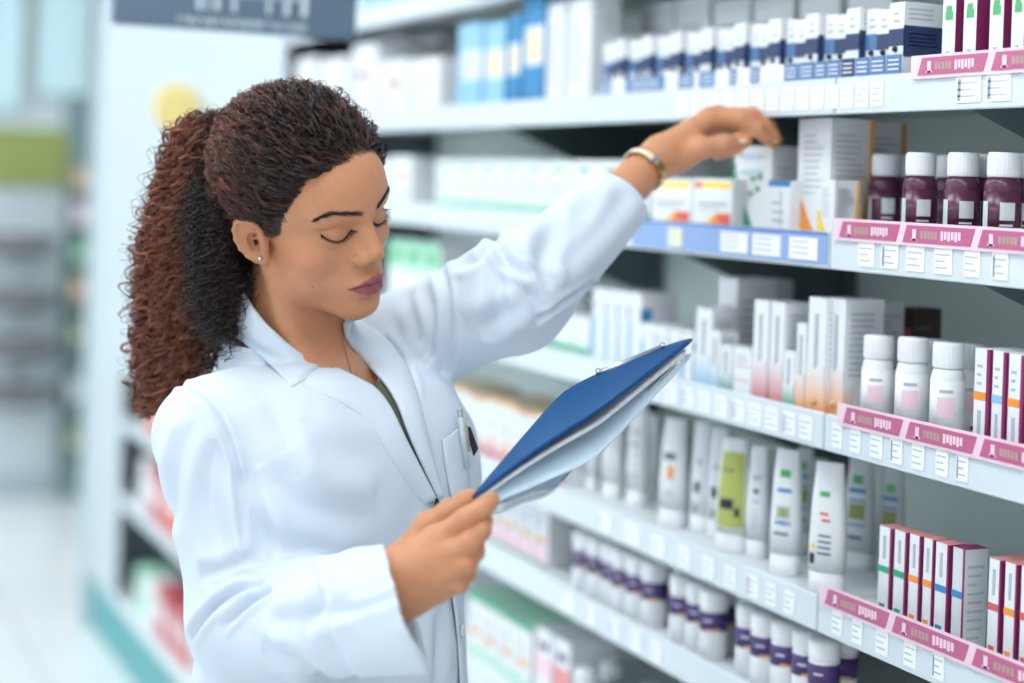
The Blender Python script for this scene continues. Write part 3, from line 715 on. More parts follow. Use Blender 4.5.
# eyebrows and lashes
DKH = mat('lash_brown', srgb(38, 26, 24), .6)
for s in (1, -1):
    S = 260; k = RNG.random(S); n = 6
    b = np.stack([np.interp(k*(len(BROW)-1), range(len(BROW)), BROW[:, j]) for j in range(3)], 1)
    wd = np.interp(k, [0, .35, 1], [.08, .2, .22]); b[:, 2] += RNG.normal(size=S)*wd*.6; b[:, 0] *= s
    tdir = np.stack([s*np.ones(S), -.45*np.ones(S), np.interp(k, [0, .5, 1], [-.35, .1, .8])+RNG.normal(size=S)*.2], 1); tdir /= np.linalg.norm(tdir, axis=1)[:, None]
    q = b[:, None]+tdir[:, None]*np.linspace(0, .62, n)[None, :, None]*RNG.uniform(.6, 1, (S, 1, 1))
    for _ in range(3):
        f = q.reshape(-1, 3); d0 = head_sdf(f); g = np.stack([head_sdf(f+np.eye(3)[i]*.02)-d0 for i in range(3)], 1)/.02; q = (f-g*(d0-.035)[:, None]).reshape(S, n, 3)
    V, Q = strands(h2w(q.reshape(-1, 3)).reshape(S, n, 3), np.linspace(.00026, .0001, n)[None, :]*np.ones((S, 1)), 3)
    bigmesh('eyebrow', V, Q, DKH, person)
    S = 70; k = np.linspace(0, 1, S)+RNG.normal(size=S)*.004; n = 8; M_ = len(LASH)-1
    b = np.stack([np.interp(np.clip(k, 0, 1)*M_, range(len(LASH)), LASH[:, j]) for j in range(3)], 1)
    o = np.stack([(b[:, 0]-2.95)*.35, np.full(S, .7), np.full(S, -.55)], 1)+RNG.normal(size=(S, 3))*.08; b[:, 0] *= s; o[:, 0] *= s
    t = np.linspace(0, 1, n)[None, :, None]; ln = RNG.uniform(.55, .9, (S, 1, 1))
    q = b[:, None]+o[:, None]*t*ln+np.array([0, 0, 1.])*t*t*ln*.35
    V, Q = strands(h2w(q.reshape(-1, 3)).reshape(S, n, 3), np.linspace(.00030, .00008, n)[None, :]*np.ones((S, 1)), 3)
    L = LASH*np.array([s, 1, 1]); V2, Q2 = tube_arrays(h2w(L+np.array([0, .02, 0])), .0007, 6)
    Q2 = np.array([f for f in Q2 if len(f) == 4]); V = np.vstack([V, V2]); Q = np.vstack([Q, Q2+len(V)-len(V2)])
    bigmesh('eyelashes', V, Q, DKH, person)
# jewellery
GOLD = mat('gold', srgb(214, 178, 120), .25, 1); SILV = mat('silver', srgb(205, 208, 212), .22, 1)
def ball(mb, c, r, m, n=10):
    mb.lathe(tuple(c), [(max(1e-5, r*math.sin(a)), -r*math.cos(a)) for a in np.linspace(0, math.pi, n)], m, 14)
m = MB(); ball(m, h2w(STUD+np.array([.12, 0, 0])), .0029, SILV); ball(m, h2w(STUD+np.array([.3, 0, 0])), .0012, GOLD); m.build('earring', person)['label'] = 'small round ear stud'
nk = march(headbody, *resample(chaikin([(343, 340), (346, 353), (350, 367), (353, 378)], 2), 24).T); nk2 = march(headbody, *resample(chaikin([(353, 378), (356, 375), (357, 371)], 1), 8).T)
off_ = np.array(-FWD)*.002
m = MB().tube(nk+off_, .0007, GOLD, 6).tube(nk2+off_, .0006, GOLD, 6)
pp = nk[-1]+off_*1.5; m.tube([pp-np.array(CR)*.004+np.array(CU)*.001, pp+np.array(CR)*.004+np.array(CU)*.002], .0013, GOLD, 6)
m.build('necklace', person)['label'] = 'fine gold chain with a small bar pendant'
ax = (WRL-ELL)/np.linalg.norm(WRL-ELL); bc = PN(644, 169.5, 2.046)
e1 = np.cross(ax, [0, 0, 1.]); e1 /= np.linalg.norm(e1); e2 = np.cross(ax, e1)
th = np.linspace(0, 2*math.pi, 41)[:-1]
bcirc = lambda r, o: [bc+ax*o+(e1*math.cos(a)*.98+e2*math.sin(a))*r for a in th]
STR = mat('strap_cream', srgb(228, 218, 190), .45)
V = []; 
for o, r in ((-.0042, .0270), (.0042, .0265), (.0042, .0284), (-.0042, .0290)): V += bcirc(r, o)
N_ = 40; Fq = [(a*N_+k, a*N_+(k+1) % N_, ((a+1) % 4)*N_+(k+1) % N_, ((a+1) % 4)*N_+k) for a in range(4) for k in range(N_)]
bo = mesh_obj('bracelet', V, Fq, STR, person); bo['label'] = 'cream band bracelet with a silver and gold clasp'
def obox(c, ex, ey, ez, m, mb=None):
    mb = mb or MB(); V = [c+ex*i+ey*j+ez*k for k in (-1, 1) for j in (-1, 1) for i in (-1, 1)]
    return mb.add(V, [(0, 2, 3, 1), (4, 5, 7, 6), (0, 1, 5, 4), (2, 6, 7, 3), (0, 4, 6, 2), (1, 3, 7, 5)], m)
m = MB(); cd = [(bc+(e1*math.cos(a)*.98+e2*math.sin(a))*.0292, a) for a in np.linspace(0, 2*math.pi, 721)]
p0, a0 = min(cd, key=lambda q: q[0]@np.array(FWD)); sgn = 1 if (bc+(e1*math.cos(a0+.3)*.98+e2*math.sin(a0+.3))*.029)@np.array(CU) < p0@np.array(CU) else -1
for da, hl, tk, mm in ((-.02, .0028, .0012, SILV), (.34, .0058, .0016, GOLD), (.72, .0030, .0022, GOLD)):
    a_ = a0+sgn*da; rd_ = e1*math.cos(a_)*.98+e2*math.sin(a_); tg = np.cross(ax, rd_); obox(bc+rd_*.0292, ax*.0052, tg*hl, rd_*tk, mm, m)
m.build('clasp', bo)
NAIL = mat('nail', srgb(226, 178, 160), .25, coat=.4)
def nail(c, along, out, l, w):
    along = Vector(along).normalized(); out = Vector(out).normalized(); side = along.cross(out).normalized(); out = side.cross(along)
    V = []; Fc = []; n = 7
    for i in range(n):
        for j in range(n):
            a = (i/(n-1)*2-1); b = (j/(n-1)*2-1); rr = math.sqrt(max(0, 1-.25*b*b)); V.append(Vector(c)+along*l*a*math.sqrt(1-.35*b*b)+side*w*b*math.sqrt(1-.3*a*a)+out*(.0016*(1-b*b*.9)-.0004))
    for i in range(n-1):
        for j in range(n-1): Fc.append((i*n+j, (i+1)*n+j, (i+1)*n+j+1, i*n+j+1))
    return mesh_obj('fingernail', V, Fc, NAIL, person)
nc = march(hand_l, [742.5], [140.5], 1.9)[0]; nail(nc, PN(746, 141, 2.07)-PN(730, 143, 2.065), -np.array(FWD)+np.array(CU)*.5, .0052, .0042)
nc = march(hand_l, [776], [134], 1.9)[0]; nail(nc, PN(778, 141, 2.1)-PN(768, 126, 2.1), np.array(CR)*1.5-np.array(FWD)*.4+np.array(CU), .005, .0038)

# ---------------------------------------------------------------- the lab coat
def coat_mat():
    m = mat('coat_cotton', srgb(207, 219, 232), .85, spec=.2); nt = m.node_tree; b = nt.nodes['Principled BSDF']
    b.inputs['Sheen Weight'].default_value = .08; b.inputs['Sheen Roughness'].default_value = .5
    tc = nt.nodes.new('ShaderNodeTexCoord'); w = nt.nodes.new('ShaderNodeTexNoise'); w.inputs['Scale'].default_value = 9; w.inputs['Detail'].default_value = 5; w.inputs['Roughness'].default_value = .5; w.inputs['Distortion'].default_value = 1.2
    n2 = nt.nodes.new('ShaderNodeTexNoise'); n2.inputs['Scale'].default_value = 700
    b1 = nt.nodes.new('ShaderNodeBump'); b1.inputs['Strength'].default_value = .35; b1.inputs['Distance'].default_value = .008
    b2 = nt.nodes.new('ShaderNodeBump'); b2.inputs['Strength'].default_value = .12; b2.inputs['Distance'].default_value = .0006
    nt.links.new(tc.outputs['Object'], w.inputs['Vector']); nt.links.new(tc.outputs['Object'], n2.inputs['Vector'])
    nt.links.new(w.outputs['Fac'], b1.inputs['Height']); nt.links.new(n2.outputs['Fac'], b2.inputs['Height']); nt.links.new(b1.outputs['Normal'], b2.inputs['Normal']); nt.links.new(b2.outputs['Normal'], b.inputs['Normal'])
    return m
COAT = coat_mat()
V, Q = nets(coat_sdf, *bb([SHR, SHL, ELR, CUFR1, CUFL1, np.append(CH[:2], .75), NK1+UZ*.05, CH+FW*.12, CH-FW*.12], .09), .0031)
V = coat_folds(V, vnormals(V, Q))
coat = bigmesh('lab_coat', V, Q, COAT, person); coat['label'] = 'white buttoned lab coat with long sleeves'
def grad(fn, V, h=.002):
    g = np.stack([fn(V+np.eye(3)[i]*h)-fn(V-np.eye(3)[i]*h) for i in range(3)], 1); return g/(np.linalg.norm(g, axis=1)[:, None]+1e-9)
def patch(name, rows, prof, th, mat_, parent, sup=coat_support, ns=12, nr=36, label=None, sm=2):
    """a strip of cloth laid on a surface; rows are its cross lines, prof its height off the surface across and along"""
    pa_, pb_ = [r[0] for r in rows], [r[1] for r in rows]
    if sm: pa_, pb_ = chaikin(pa_, sm), chaikin(pb_, sm)
    tq = np.linspace(0, len(pa_)-1, nr) if not sm else None
    A, B = (resample(pa_, nr), resample(pb_, nr)) if sm else (np.stack([np.interp(tq, range(len(pa_)), np.array(pa_)[:, k_]) for k_ in (0, 1)], 1), np.stack([np.interp(tq, range(len(pb_)), np.array(pb_)[:, k_]) for k_ in (0, 1)], 1))
    s = np.linspace(0, 1, ns); uv = A[:, None]*(1-s)[None, :, None]+B[:, None]*s[None, :, None]
    X = march(sup, uv[..., 0].ravel(), uv[..., 1].ravel()); N = grad(sup, X)
    t = np.repeat(np.linspace(0, 1, nr), ns); ss = np.tile(s, nr); h = np.array([prof(a, b) for a, b in zip(ss, t)])
    top = X+N*h[:, None]; bot = X+N*(h-th)[:, None]; V = np.vstack([top, bot]); n = nr*ns; Fc = []
    for i in range(nr-1):
        for j in range(ns-1):
            a = i*ns+j; Fc.append((a, a+1, a+ns+1, a+ns)); Fc.append((n+a, n+a+ns, n+a+ns+1, n+a+1))
    ring = [j for j in range(ns)]+[i*ns+ns-1 for i in range(1, nr)]+[(nr-1)*ns+j for j in range(ns-2, -1, -1)]+[i*ns for i in range(nr-2, 0, -1)]
    for k in range(len(ring)):
        a, b = ring[k], ring[(k+1) % len(ring)]; Fc.append((a, n+a, n+b, b))
    o = mesh_obj(name, V, Fc, mat_, parent)
    if label: o['label'] = label
    return o
def bulge(h0, h1, hm): return lambda s, t: h0*(1-s)+h1*s+hm*math.sin(math.pi*s)
# near collar leaf: fold edge against the neck, free edge on the shoulder
patch('collar', [((248, 292), (232, 326)), ((256, 306), (240, 336)), ((268, 322), (250, 347)), ((285, 339), (264, 360)), ((304, 356), (279, 375)), ((316, 366), (292, 389)), ((325, 370), (309, 380)), ((331, 371), (328, 372))],
      lambda s, t: .0075+.006*math.sin(math.pi*min(1, s*1.2))-.004*s, .0035, COAT, coat, label='near leaf of the folded collar', sm=0, nr=57)
patch('lapel', [((316, 362), (292, 376)), ((328, 369), (306, 388)), ((344, 379), (325, 396)), ((358, 386), (345, 404)), ((374, 394), (362, 416)), ((388, 414), (376, 434)), ((398, 436), (388, 456)), ((414, 466), (404, 480)), ((430, 497), (424, 504))],
      lambda s, t: .0085*(1-s)+.0005+.003*math.sin(math.pi*s), .003, COAT, coat, label='near front edge of the coat')
patch('lapel', [((340, 322), (350, 316)), ((342, 344), (362, 322)), ((357, 358), (388, 338)), ((374, 376), (404, 360)), ((392, 399), (415, 388)), ((406, 440), (424, 425)), ((434, 500), (440, 492))],
      lambda s, t: .007+.005*math.sin(math.pi*s)-.004*s, .0035, COAT, coat, label='far turned-back lapel')
patch('placket', [((431, 498), (440, 492)), ((440, 535), (449, 530)), ((449, 590), (458, 585)), ((455, 640), (463, 636)), ((458, 700), (466, 700)), ((459, 760), (466, 760))],
      bulge(.006, .001, .001), .003, COAT, coat, sup=coat_uncut, label='button band down the front')
patch('pocket', [((441, 440), (461, 425)), ((443, 462), (466, 450)), ((447, 484), (467, 478)), ((452, 505), (467, 500))], bulge(.003, .003, .002), .002, COAT, coat, sup=coat_uncut, ns=8, label='breast pocket')
BTN = mat('button_black', srgb(22, 26, 28), .4)
bc_ = march(coat_uncut, [431], [505])[0]; bn = grad(coat_uncut, bc_[None])[0]
t1 = np.array(CU)*.9+np.array(CR)*-.35; t1 -= bn*t1.dot(bn); t1 /= np.linalg.norm(t1); t2 = np.cross(bn, t1)
k = bc_+bn*.008; m = MB().slab([k+t1*.0085, k+t2*.0045, k-t1*.0085, k-t2*.0045], Vector(bn*.002), BTN); m.build('button', coat)['label'] = 'black diamond-shaped fastener'
for (u, v) in ((446, 560), (453, 630)):
    c0 = march(coat_uncut, [u+3], [v])[0]; n0 = grad(coat_uncut, c0[None])[0]; c0 = c0+n0*.0075; a1 = np.cross(n0, UZ); a1 /= np.linalg.norm(a1); a2 = np.cross(n0, a1)
    m = MB().slab([c0+(a1*math.cos(q)+a2*math.sin(q))*.006 for q in np.linspace(0, 2*math.pi, 17)[:-1]], Vector(n0*.002), mat('button_white', srgb(225, 228, 230), .3)); m.build('button', coat)
# the olive top under the coat
TOP = mat('olive_knit', srgb(88, 92, 74), .9)
pa, pb = march(headbody, [384, 401], [388, 446]); ln_ = pb-pa; nn = np.cross(ln_, FW); nn /= np.linalg.norm(nn)
if nn.dot(-SD) < 0: nn = -nn
def top_sdf(p):
    d = np.minimum(chest_sdf(p), 1e3)-.0045; d = smax(d, -(chest_sdf(p)-.0015), .001)
    d = np.maximum(d, -((p-pa)@nn)); d = np.maximum(d, p[:, 2]-pa[2]-.002); return d
V, Q = nets(top_sdf, *bb([CH+FW*.12+SD*.14, CH-FW*.05-SD*.15, CH-UZ*.16, CH+UZ*.14], .02), .0032, slack=2.5); o = bigmesh('undershirt', V, Q, TOP, person); o['label'] = 'dark olive top under the coat'
patch('neckline', [((371, 391), (383, 378)), ((378, 400), (392, 391)), ((388, 417), (401, 412)), ((396, 437), (410, 438)), ((404, 450), (416, 452)), ((416, 472), (424, 470)), ((429, 498), (434, 496))], lambda s, t: .0018, .0025, TOP, o, sup=coat_uncut, ns=6)
# trousers and shoes, below the picture
DK = mat('trousers_navy', srgb(40, 46, 58), .8)
def trs(p):
    q = lowbody(p)-.012; q = np.maximum(q, p[:, 2]-1.0); return np.maximum(q, .10-p[:, 2])
V, Q = nets(trs, *bb([np.append((CH+FW*.16)[:2], .02), np.append((CH-FW*.12-SD*.2)[:2], 1.02), np.append((CH+SD*.2)[:2], .5)], .05), .011); bigmesh('trousers', V, Q, DK, person)
def shs(p): q = lowbody(p)-.007; return np.maximum(np.maximum(q, p[:, 2]-.085), .001-p[:, 2])
V, Q = nets(shs, *bb([np.append((CH+FW*.22)[:2], .0), np.append((CH-FW*.16-SD*.2)[:2], .10), np.append((CH+SD*.2)[:2], .05)], .05), .006); bigmesh('shoes', V, Q, BTN, person)
# ================================================================ the place
WHITE = mat('white_enamel', srgb(222, 229, 233), .4); LIPM = mat('shelf_edge_white', srgb(208, 219, 226), .45)
BACKM = mat('back_panel', srgb(226, 240, 236), .6); STEEL = mat('bracket_grey', srgb(92, 104, 108), .5); TEAL = mat('kick_teal', srgb(96, 168, 172), .5)
LH = {}                                 # shelf name -> height of the bottom of its front edge
for n_, (u, v) in dict(Z=(480, 5), A=(690, 120), B=(780, 263.5), C=(770, 434.5), Dd=(742, 597), E=(560, 611)).items(): LH[n_] = onx(u, v, D).z
LH['F'] = LH['E']-.205; LH['G'] = LH['F']-.25; LH['T'] = LH['Z']+.235
LIPH = .042; DEPTH = .36
ST = {k: v+LIPH-.006 for k, v in LH.items()}      # the top face of each shelf board
VL = dict(Z=-.205, A=-.037, B=.1063, C=.2747, Dd=.4436, E=.562, F=.69, G=.84)
def vline(nm, u): return 155+VL[nm]*(u+250)
def yat(u, v=300, x=D): return onx(u, v, x).y
Y0 = yat(826, 435); Y1 = yat(476, 110); YE = yat(95, 400); YR = .42
bays = [YR, Y0, Y1, Y1+(YE-Y1)/3, Y1+2*(YE-Y1)/3, YE]
# the floor, walls and ceiling
fl = MB().box(-3.2, 3.0, -1.5, 10.5, -.1, 0, mat('floor_tile', srgb(226, 230, 232), .16, spec=.6)).build('floor'); tag(fl, 'glossy pale tiled floor of the aisle', None, kind='structure')
def tiles(m, scale, mortar, col1, col2, colm):
    nt = m.node_tree; b = nt.nodes['Principled BSDF']; tc = nt.nodes.new('ShaderNodeTexCoord'); br = nt.nodes.new('ShaderNodeTexBrick'); br.offset = 0; br.squash = 1
    br.inputs['Scale'].default_value = scale; br.inputs['Mortar Size'].default_value = mortar; br.inputs['Brick Width'].default_value = 1; br.inputs['Row Height'].default_value = 1
    br.inputs['Color1'].default_value = col1; br.inputs['Color2'].default_value = col2; br.inputs['Mortar'].default_value = colm
    nt.links.new(tc.outputs['Object'], br.inputs['Vector']); nt.links.new(br.outputs['Color'], b.inputs['Base Color'])
tiles(MATS['floor_tile'], 2.2, .012, srgb(244, 246, 248), srgb(238, 242, 244), srgb(206, 212, 216))
WALLM = mat('wall_paint', srgb(228, 238, 242), .6)
for n_, a in (('wall_far', (-3.2, 3.0, 10.3, 10.5, 0, 3.1)), ('wall_left', (-3.2, -3.05, -1.5, 10.3, 0, 3.1)), ('wall_right', (2.85, 3.0, -1.5, 10.3, 0, 3.1))):
    o = MB().box(*a, WALLM).build(n_); tag(o, kind='structure')
cl = MB().box(-3.2, 3.0, -1.5, 10.5, 3.1, 3.2, mat('ceiling_white', srgb(240, 243, 245), .8)).build('ceiling'); tag(cl, kind='structure')
# ceiling light panels
EM = mat('light_diffuser', (1, 1, 1, 1), .5, emit=1); EM.node_tree.nodes['Principled BSDF'].inputs['Emission Color'].default_value = (.975, .99, 1, 1); EM.node_tree.nodes['Principled BSDF'].inputs['Emission Strength'].default_value = LIGHT_E
def panel(x, y, label, w=.6, l=1.2):
    r = empty('ceiling_light', (x, y, 3.1)); tag(r, label, 'ceiling light', 'ceiling light panels')
    MB().box(-w/2-.03, w/2+.03, -l/2-.03, l/2+.03, -.03, -.001, WHITE, .004).build('frame', r); MB().box(-w/2, w/2, -l/2, l/2, -.036, -.0305, EM).build('diffuser', r)
k = 0
for y in (-.6, 1.0, 2.6, 4.3, 6.2, 8.4):
    for x in (-1.9, .15, 2.2) if y < 6 else (-1.9, .15):
        k += 1; panel(x, y, 'white rectangular ceiling light panel above the %s' % ('shelving' if x > 1 else 'aisle' if x > -1 else 'left side of the shop'))
# ---------------------------------------------------------------- shelving, one unit per bay
def shelf_lip(mb, x, y0, y1, z): pass
PANM = mat('panel_white', srgb(192, 205, 211), .45)
names_b = ['nearest', 'second', 'third', 'fourth', 'farthest']
TAG = mat('tag_card', srgb(240, 243, 245), .5); TAGI = mat('tag_print', srgb(186, 194, 204), .6); TAGD = mat('tag_print_dark', srgb(160, 170, 188), .6)
def build_unit(i, y0, y1):
    r = empty('shelving_unit', (0, 0, 0)); tag(r, ['nearest white shelving bay, at the right edge', 'middle white shelving bay she reaches into', 'third white shelving bay, beside her raised forearm', 'fourth white shelving bay, mostly behind her head', 'farthest white shelving bay with the plain end panel'][i], 'shelving unit', 'bays of the wall shelving')
    g = .0015
    MB().box(D+DEPTH, D+DEPTH+.02, y0+g, y1-g-.001, .20, LH['T']+.10, BACKM).build('back_panel', r)
    MB().box(D+.02, D+DEPTH, y0+g, y1-g, 0, .20, TEAL, .003).build('kick_plate', r)
    for nm in 'Z A B C Dd E F G'.split():
        z = LH[nm]; m = MB().box(D+.003, D+DEPTH-.001, y0+g, y1-g, z+LIPH-.022, z+LIPH-.006, WHITE)
        sh = m.build('shelf', r)
        MB().box(D-.004, D+.0025, y0+g, y1-g, z, z+LIPH, LIPM, .0015).build('price_rail', sh)
    MB().box(D-.004, D+DEPTH, y0+g, y1-g, .2005, .24, WHITE, .002).build('shelf', r)
    m = MB().box(D+.0, D+DEPTH-.0005, y0+g, y1-g, LH['T'], LH['T']+.10, LIPM, .003); m.build('header_panel', r)
    yb = [y1-.03]
    if i == 0: yb = [yat(935, 290), y0+.02]
    if i == 1: yb = [yat(640, 255), y1-.03]
    for yy in yb:
        for nm in 'Z A B C Dd E F'.split():
            if nm == 'Z': continue
            z = LH[nm]+LIPH-.0225; w = .0015
            dr = .2 if nm == 'Dd' else 1
            V = [(D+.03, yy, z), (D+DEPTH-.001, yy, z), (D+DEPTH-.001, yy, z-.125*dr), (D+DEPTH-.06, yy, z-.115*dr), (D+.03, yy, z-.012*dr)]
            MB().slab([Vector(a) for a in V], Vector((0, .003, 0)), STEEL).build('bracket', r)
        MB().box(D+DEPTH-.022, D+DEPTH-.0005, yy-.012, yy+.015, .245, LH['T']-.001, STEEL).build('upright', r)
    if i >= 3:
        zp = onx(128, 372, D).z
        MB().box(D-.012, D-.0045, y0+g, (y1 if i == 3 else yat(126, 400))-g, zp, LH['T']-.001, PANM, .002).build('front_panel', r)
    if i == 4: MB().box(D-.014, D-.0045, yat(126, 400)+g, y1-g, .2405, LH['T']-.001, PANM, .003).build('end_pilaster', r)
    if i == 4: MB().box(D-.03, D+DEPTH+.03, y1, y1+.035, 0, LH['T']+.12, mat('end_panel', srgb(196, 213, 219), .5), .003).build('end_panel', r)
    return r
UNITS = [build_unit(i, bays[i], bays[i+1]) for i in range(5)]
# price tags on the rails: each a small printed card
def unit_of(y):
    for i in range(5):
        if y < bays[i+1]: return UNITS[i]
    return UNITS[4]
RAILS = {}
for U in UNITS:
    ch = [c for c in U.children if c.name.startswith('shelf')]
    for nm, c in zip('Z A B C Dd E F G'.split(), ch): RAILS[(U.name, nm)] = c
def price_tag(nm, u0, u1, style=0, v=300):
    z = LH[nm]; a, b = yat(u0, vline(nm, u0)-20), yat(u1, vline(nm, u1)-20)
    if a < b: a, b = b, a
    par = RAILS[(unit_of((a+b)/2).name, nm)]; x = D-.0055; h0, h1 = z+.007, z+LIPH-.008
    m = MB().box(x, x+.0012, b, a, h0, h1, TAG)
    w = a-b; xi = x-.0003
    for q in range(3):
        zz = h1-.006-q*.0068; fr = (.8, .55, .7)[q]
        m.box(xi, xi+.0003, a-.08*w-fr*w, a-.08*w, zz-.0018, zz, TAGI)
    if style == 1: m.box(xi, xi+.0003, a-.2*w, a-.08*w, h0+.002, h1-.003, TAGD)
    m.build('price_tag', par)
def uy(u, nm):                       # pixel column on the front of that shelf's rail
    return u
for nm, cols_ in {'A': [(680+15*i, 692+15*i) for i in range(14)]+[(960, 985), (990, 1015)], 'B': [(862, 878), (885, 902), (910, 928), (938, 956), (968, 984), (996, 1012)],
                  'C': [(650+17*i, 663+17*i) for i in range(10)]+[(836, 846), (854, 864), (874, 886), (894, 906), (916, 928), (940, 952), (960, 972)],
                  'Dd': [(600, 614), (628, 642), (655, 668), (682, 694), (706, 718), (728, 740), (750, 762), (770, 780), (788, 798), (836, 846), (856, 866), (880, 892), (908, 920), (936, 948)],
                  'E': [(566, 576), (588, 598), (612, 622), (634, 644), (655, 665)]}.items():
    for a, b in cols_: price_tag(nm, a, b, style=int(a) % 3 == 0)
# blue backing label on shelf B with white tags, and the pink promotion strips
BLUE = mat('label_blue', srgb(138, 166, 214), .5); BLUED = mat('label_blue_edge', srgb(70, 110, 190), .5); PINK = mat('promo_pink', srgb(186, 96, 136), .45)
PWH = mat('promo_white', srgb(232, 206, 218), .5); PGR = mat('promo_taupe', srgb(176, 150, 140), .5); CREAM = mat('tag_cream', srgb(226, 230, 200), .5)
def rail_card(nm, u0, u1, m_, z0, z1, dx=.0056, name='label_strip', v=300, th=.001):
    z = LH[nm]; a, b = yat(u0, vline(nm, u0)-20), yat(u1, vline(nm, u1)-20)
    return MB().box(D-dx, D-dx+th, b, a, z+z0, z+z1, m_), a, b, RAILS[(unit_of((a+b)/2).name, nm)]
m, a, b, par = rail_card('B', 636, 831, BLUE, .004, .040)
m.box(D-.0060, D-.0056, b, a, LH['B']+.0385, LH['B']+.0415, BLUED); m.build('label_strip', par)
for (u0, u1, c) in ((672, 686, CREAM), (725, 752, TAG), (757, 785, TAG), (794, 822, TAG)):
    m, a, b, par = rail_card('B', u0, u1, c, .008, .034, .0068)
    for q in range(3): m.box(D-.0071, D-.0068, a-.7*(a-b), a-.1*(a-b), LH['B']+.028-q*.007, LH['B']+.030-q*.007, TAGI)
    m.build('price_tag', par)
def promo(nm, u0, u1, k):
    """slanted pink strip clipped above the rail: white backing, pink lozenges with pale lettering"""
    z = LH[nm]; a, b = yat(u0, vline(nm, u0)-20), yat(u1, vline(nm, u1)-20); par = RAILS[(unit_of((a+b)/2).name, nm)]
    m = MB().box(D-.0075, D-.0062, b, a, z+.034, z+.059, PWH)
    w = (a-b)/k
    for i in range(k):
        y1_ = a-i*w-.012 if i == 0 else a-i*w-.006; y0_ = a-(i+1)*w+.006; s = .007; x = D-.0082
        m.slab([Vector((x, y1_-s*0, z+.0375)), Vector((x, y1_-s, z+.056)), Vector((x, y0_-s, z+.056)), Vector((x, y0_, z+.0375))], Vector((.0006, 0, 0)), PINK)
        L = y1_-y0_; x2 = D-.0085
        c = y1_-.10*L       # figure mark, then two words
        m.box(x2, x2+.0003, c-.012, c-.006, z+.040, z+.052, PWH); m.box(x2, x2+.0003, c-.014, c-.004, z+.040, z+.042, PWH)
        x0w = y1_-.28*L
        for j in range(5): m.box(x2, x2+.0003, x0w-j*.052*L-.038*L, x0w-j*.052*L, z+.0425, z+.0505, PGR)
        x0w = y1_-.58*L
        for j in range(6): m.box(x2, x2+.0003, x0w-j*.05*L-.036*L, x0w-j*.05*L, z+.0415+.0015*(j % 2), z+.0515, PWH)
    o = m.build('promotion_strip', par); o['label'] = 'pink promotion strip with pale lettering'
promo('A', 916, 1080, 2); promo('B', 838, 1065, 3); promo('C', 842, 1065, 3); promo('Dd', 824, 1065, 3)
# ---------------------------------------------------------------- goods on the shelves
SHN = dict(Z='uppermost shelf', A='top shelf', B='second shelf', C='third shelf', Dd='fourth shelf', E='fifth shelf', F='lowest shelf')
def cm(n, r, g, b, rough=.5): return mat(n, srgb(r, g, b), rough)
PW = cm('print_white', 230, 233, 236); PG = cm('print_grey', 176, 184, 194); NAVY = cm('print_navy', 42, 58, 98); BLK = cm('print_black', 34, 38, 52); MBL = cm('print_midblue', 84, 122, 170)
MAG = cm('print_magenta', 134, 34, 92); GRN = cm('print_green', 86, 176, 110); LBL = cm('print_lightblue', 142, 192, 222); DBL = cm('print_blue', 52, 132, 184); CRM = cm('print_cream', 232, 214, 176); SGR = cm('print_seagreen', 40, 160, 120)
MINT = cm('print_mint', 170, 226, 200); ORG = cm('print_orange', 236, 150, 60); YEL = cm('print_yellow', 240, 214, 90); RED = cm('print_red', 222, 96, 70); TAN = cm('print_tan', 214, 170, 120); PNK = cm('print_pink', 226, 150, 150); RSE = cm('print_rose', 204, 96, 104)
BRN = cm('print_brown', 74, 58, 56); LIM = cm('print_lime', 176, 184, 100); PUR = cm('print_purple', 72, 52, 110); GRW = cm('print_greywhite', 206, 212, 216); DGR = cm('print_darkgrey', 84, 92, 98); LPK = cm('print_lightpink', 236, 206, 218); OLV = cm('print_olive', 140, 150, 90)
PLUM = mat('plum_plastic', srgb(82, 34, 62), .22, spec=.6); WPL = mat('white_plastic', srgb(226, 230, 234), .35, spec=.45); WCAP = mat('cap_white', srgb(230, 234, 238), .4)
COUNT = {}
def place(nm, u0, u1, vt, back=.012):
    """y range and top height of an upright front seen between those pixel columns"""
    x = D+back; v = vline(nm, u0)-60
    ya, yb = onx(u0, v, x).y, onx(u1, vline(nm, u1)-60, x).y
    return x, min(ya, yb), max(ya, yb), onx(u0, vt, x).z
def roundplace(nm, u0, u1, vt, back, ratio=1):
    """the same for something round: centre and half width"""
    x = D+back; uc = (u0+u1)/2; rr = .018
    for _ in range(4):
        p = onx(uc, vline(nm, uc)-60, x+rr*ratio); z = (p-CAM).dot(FWD); rr = (u1-u0)/2*z/F_PX
    return x, p.y, rr, onx(uc, vt, x+rr*ratio).z
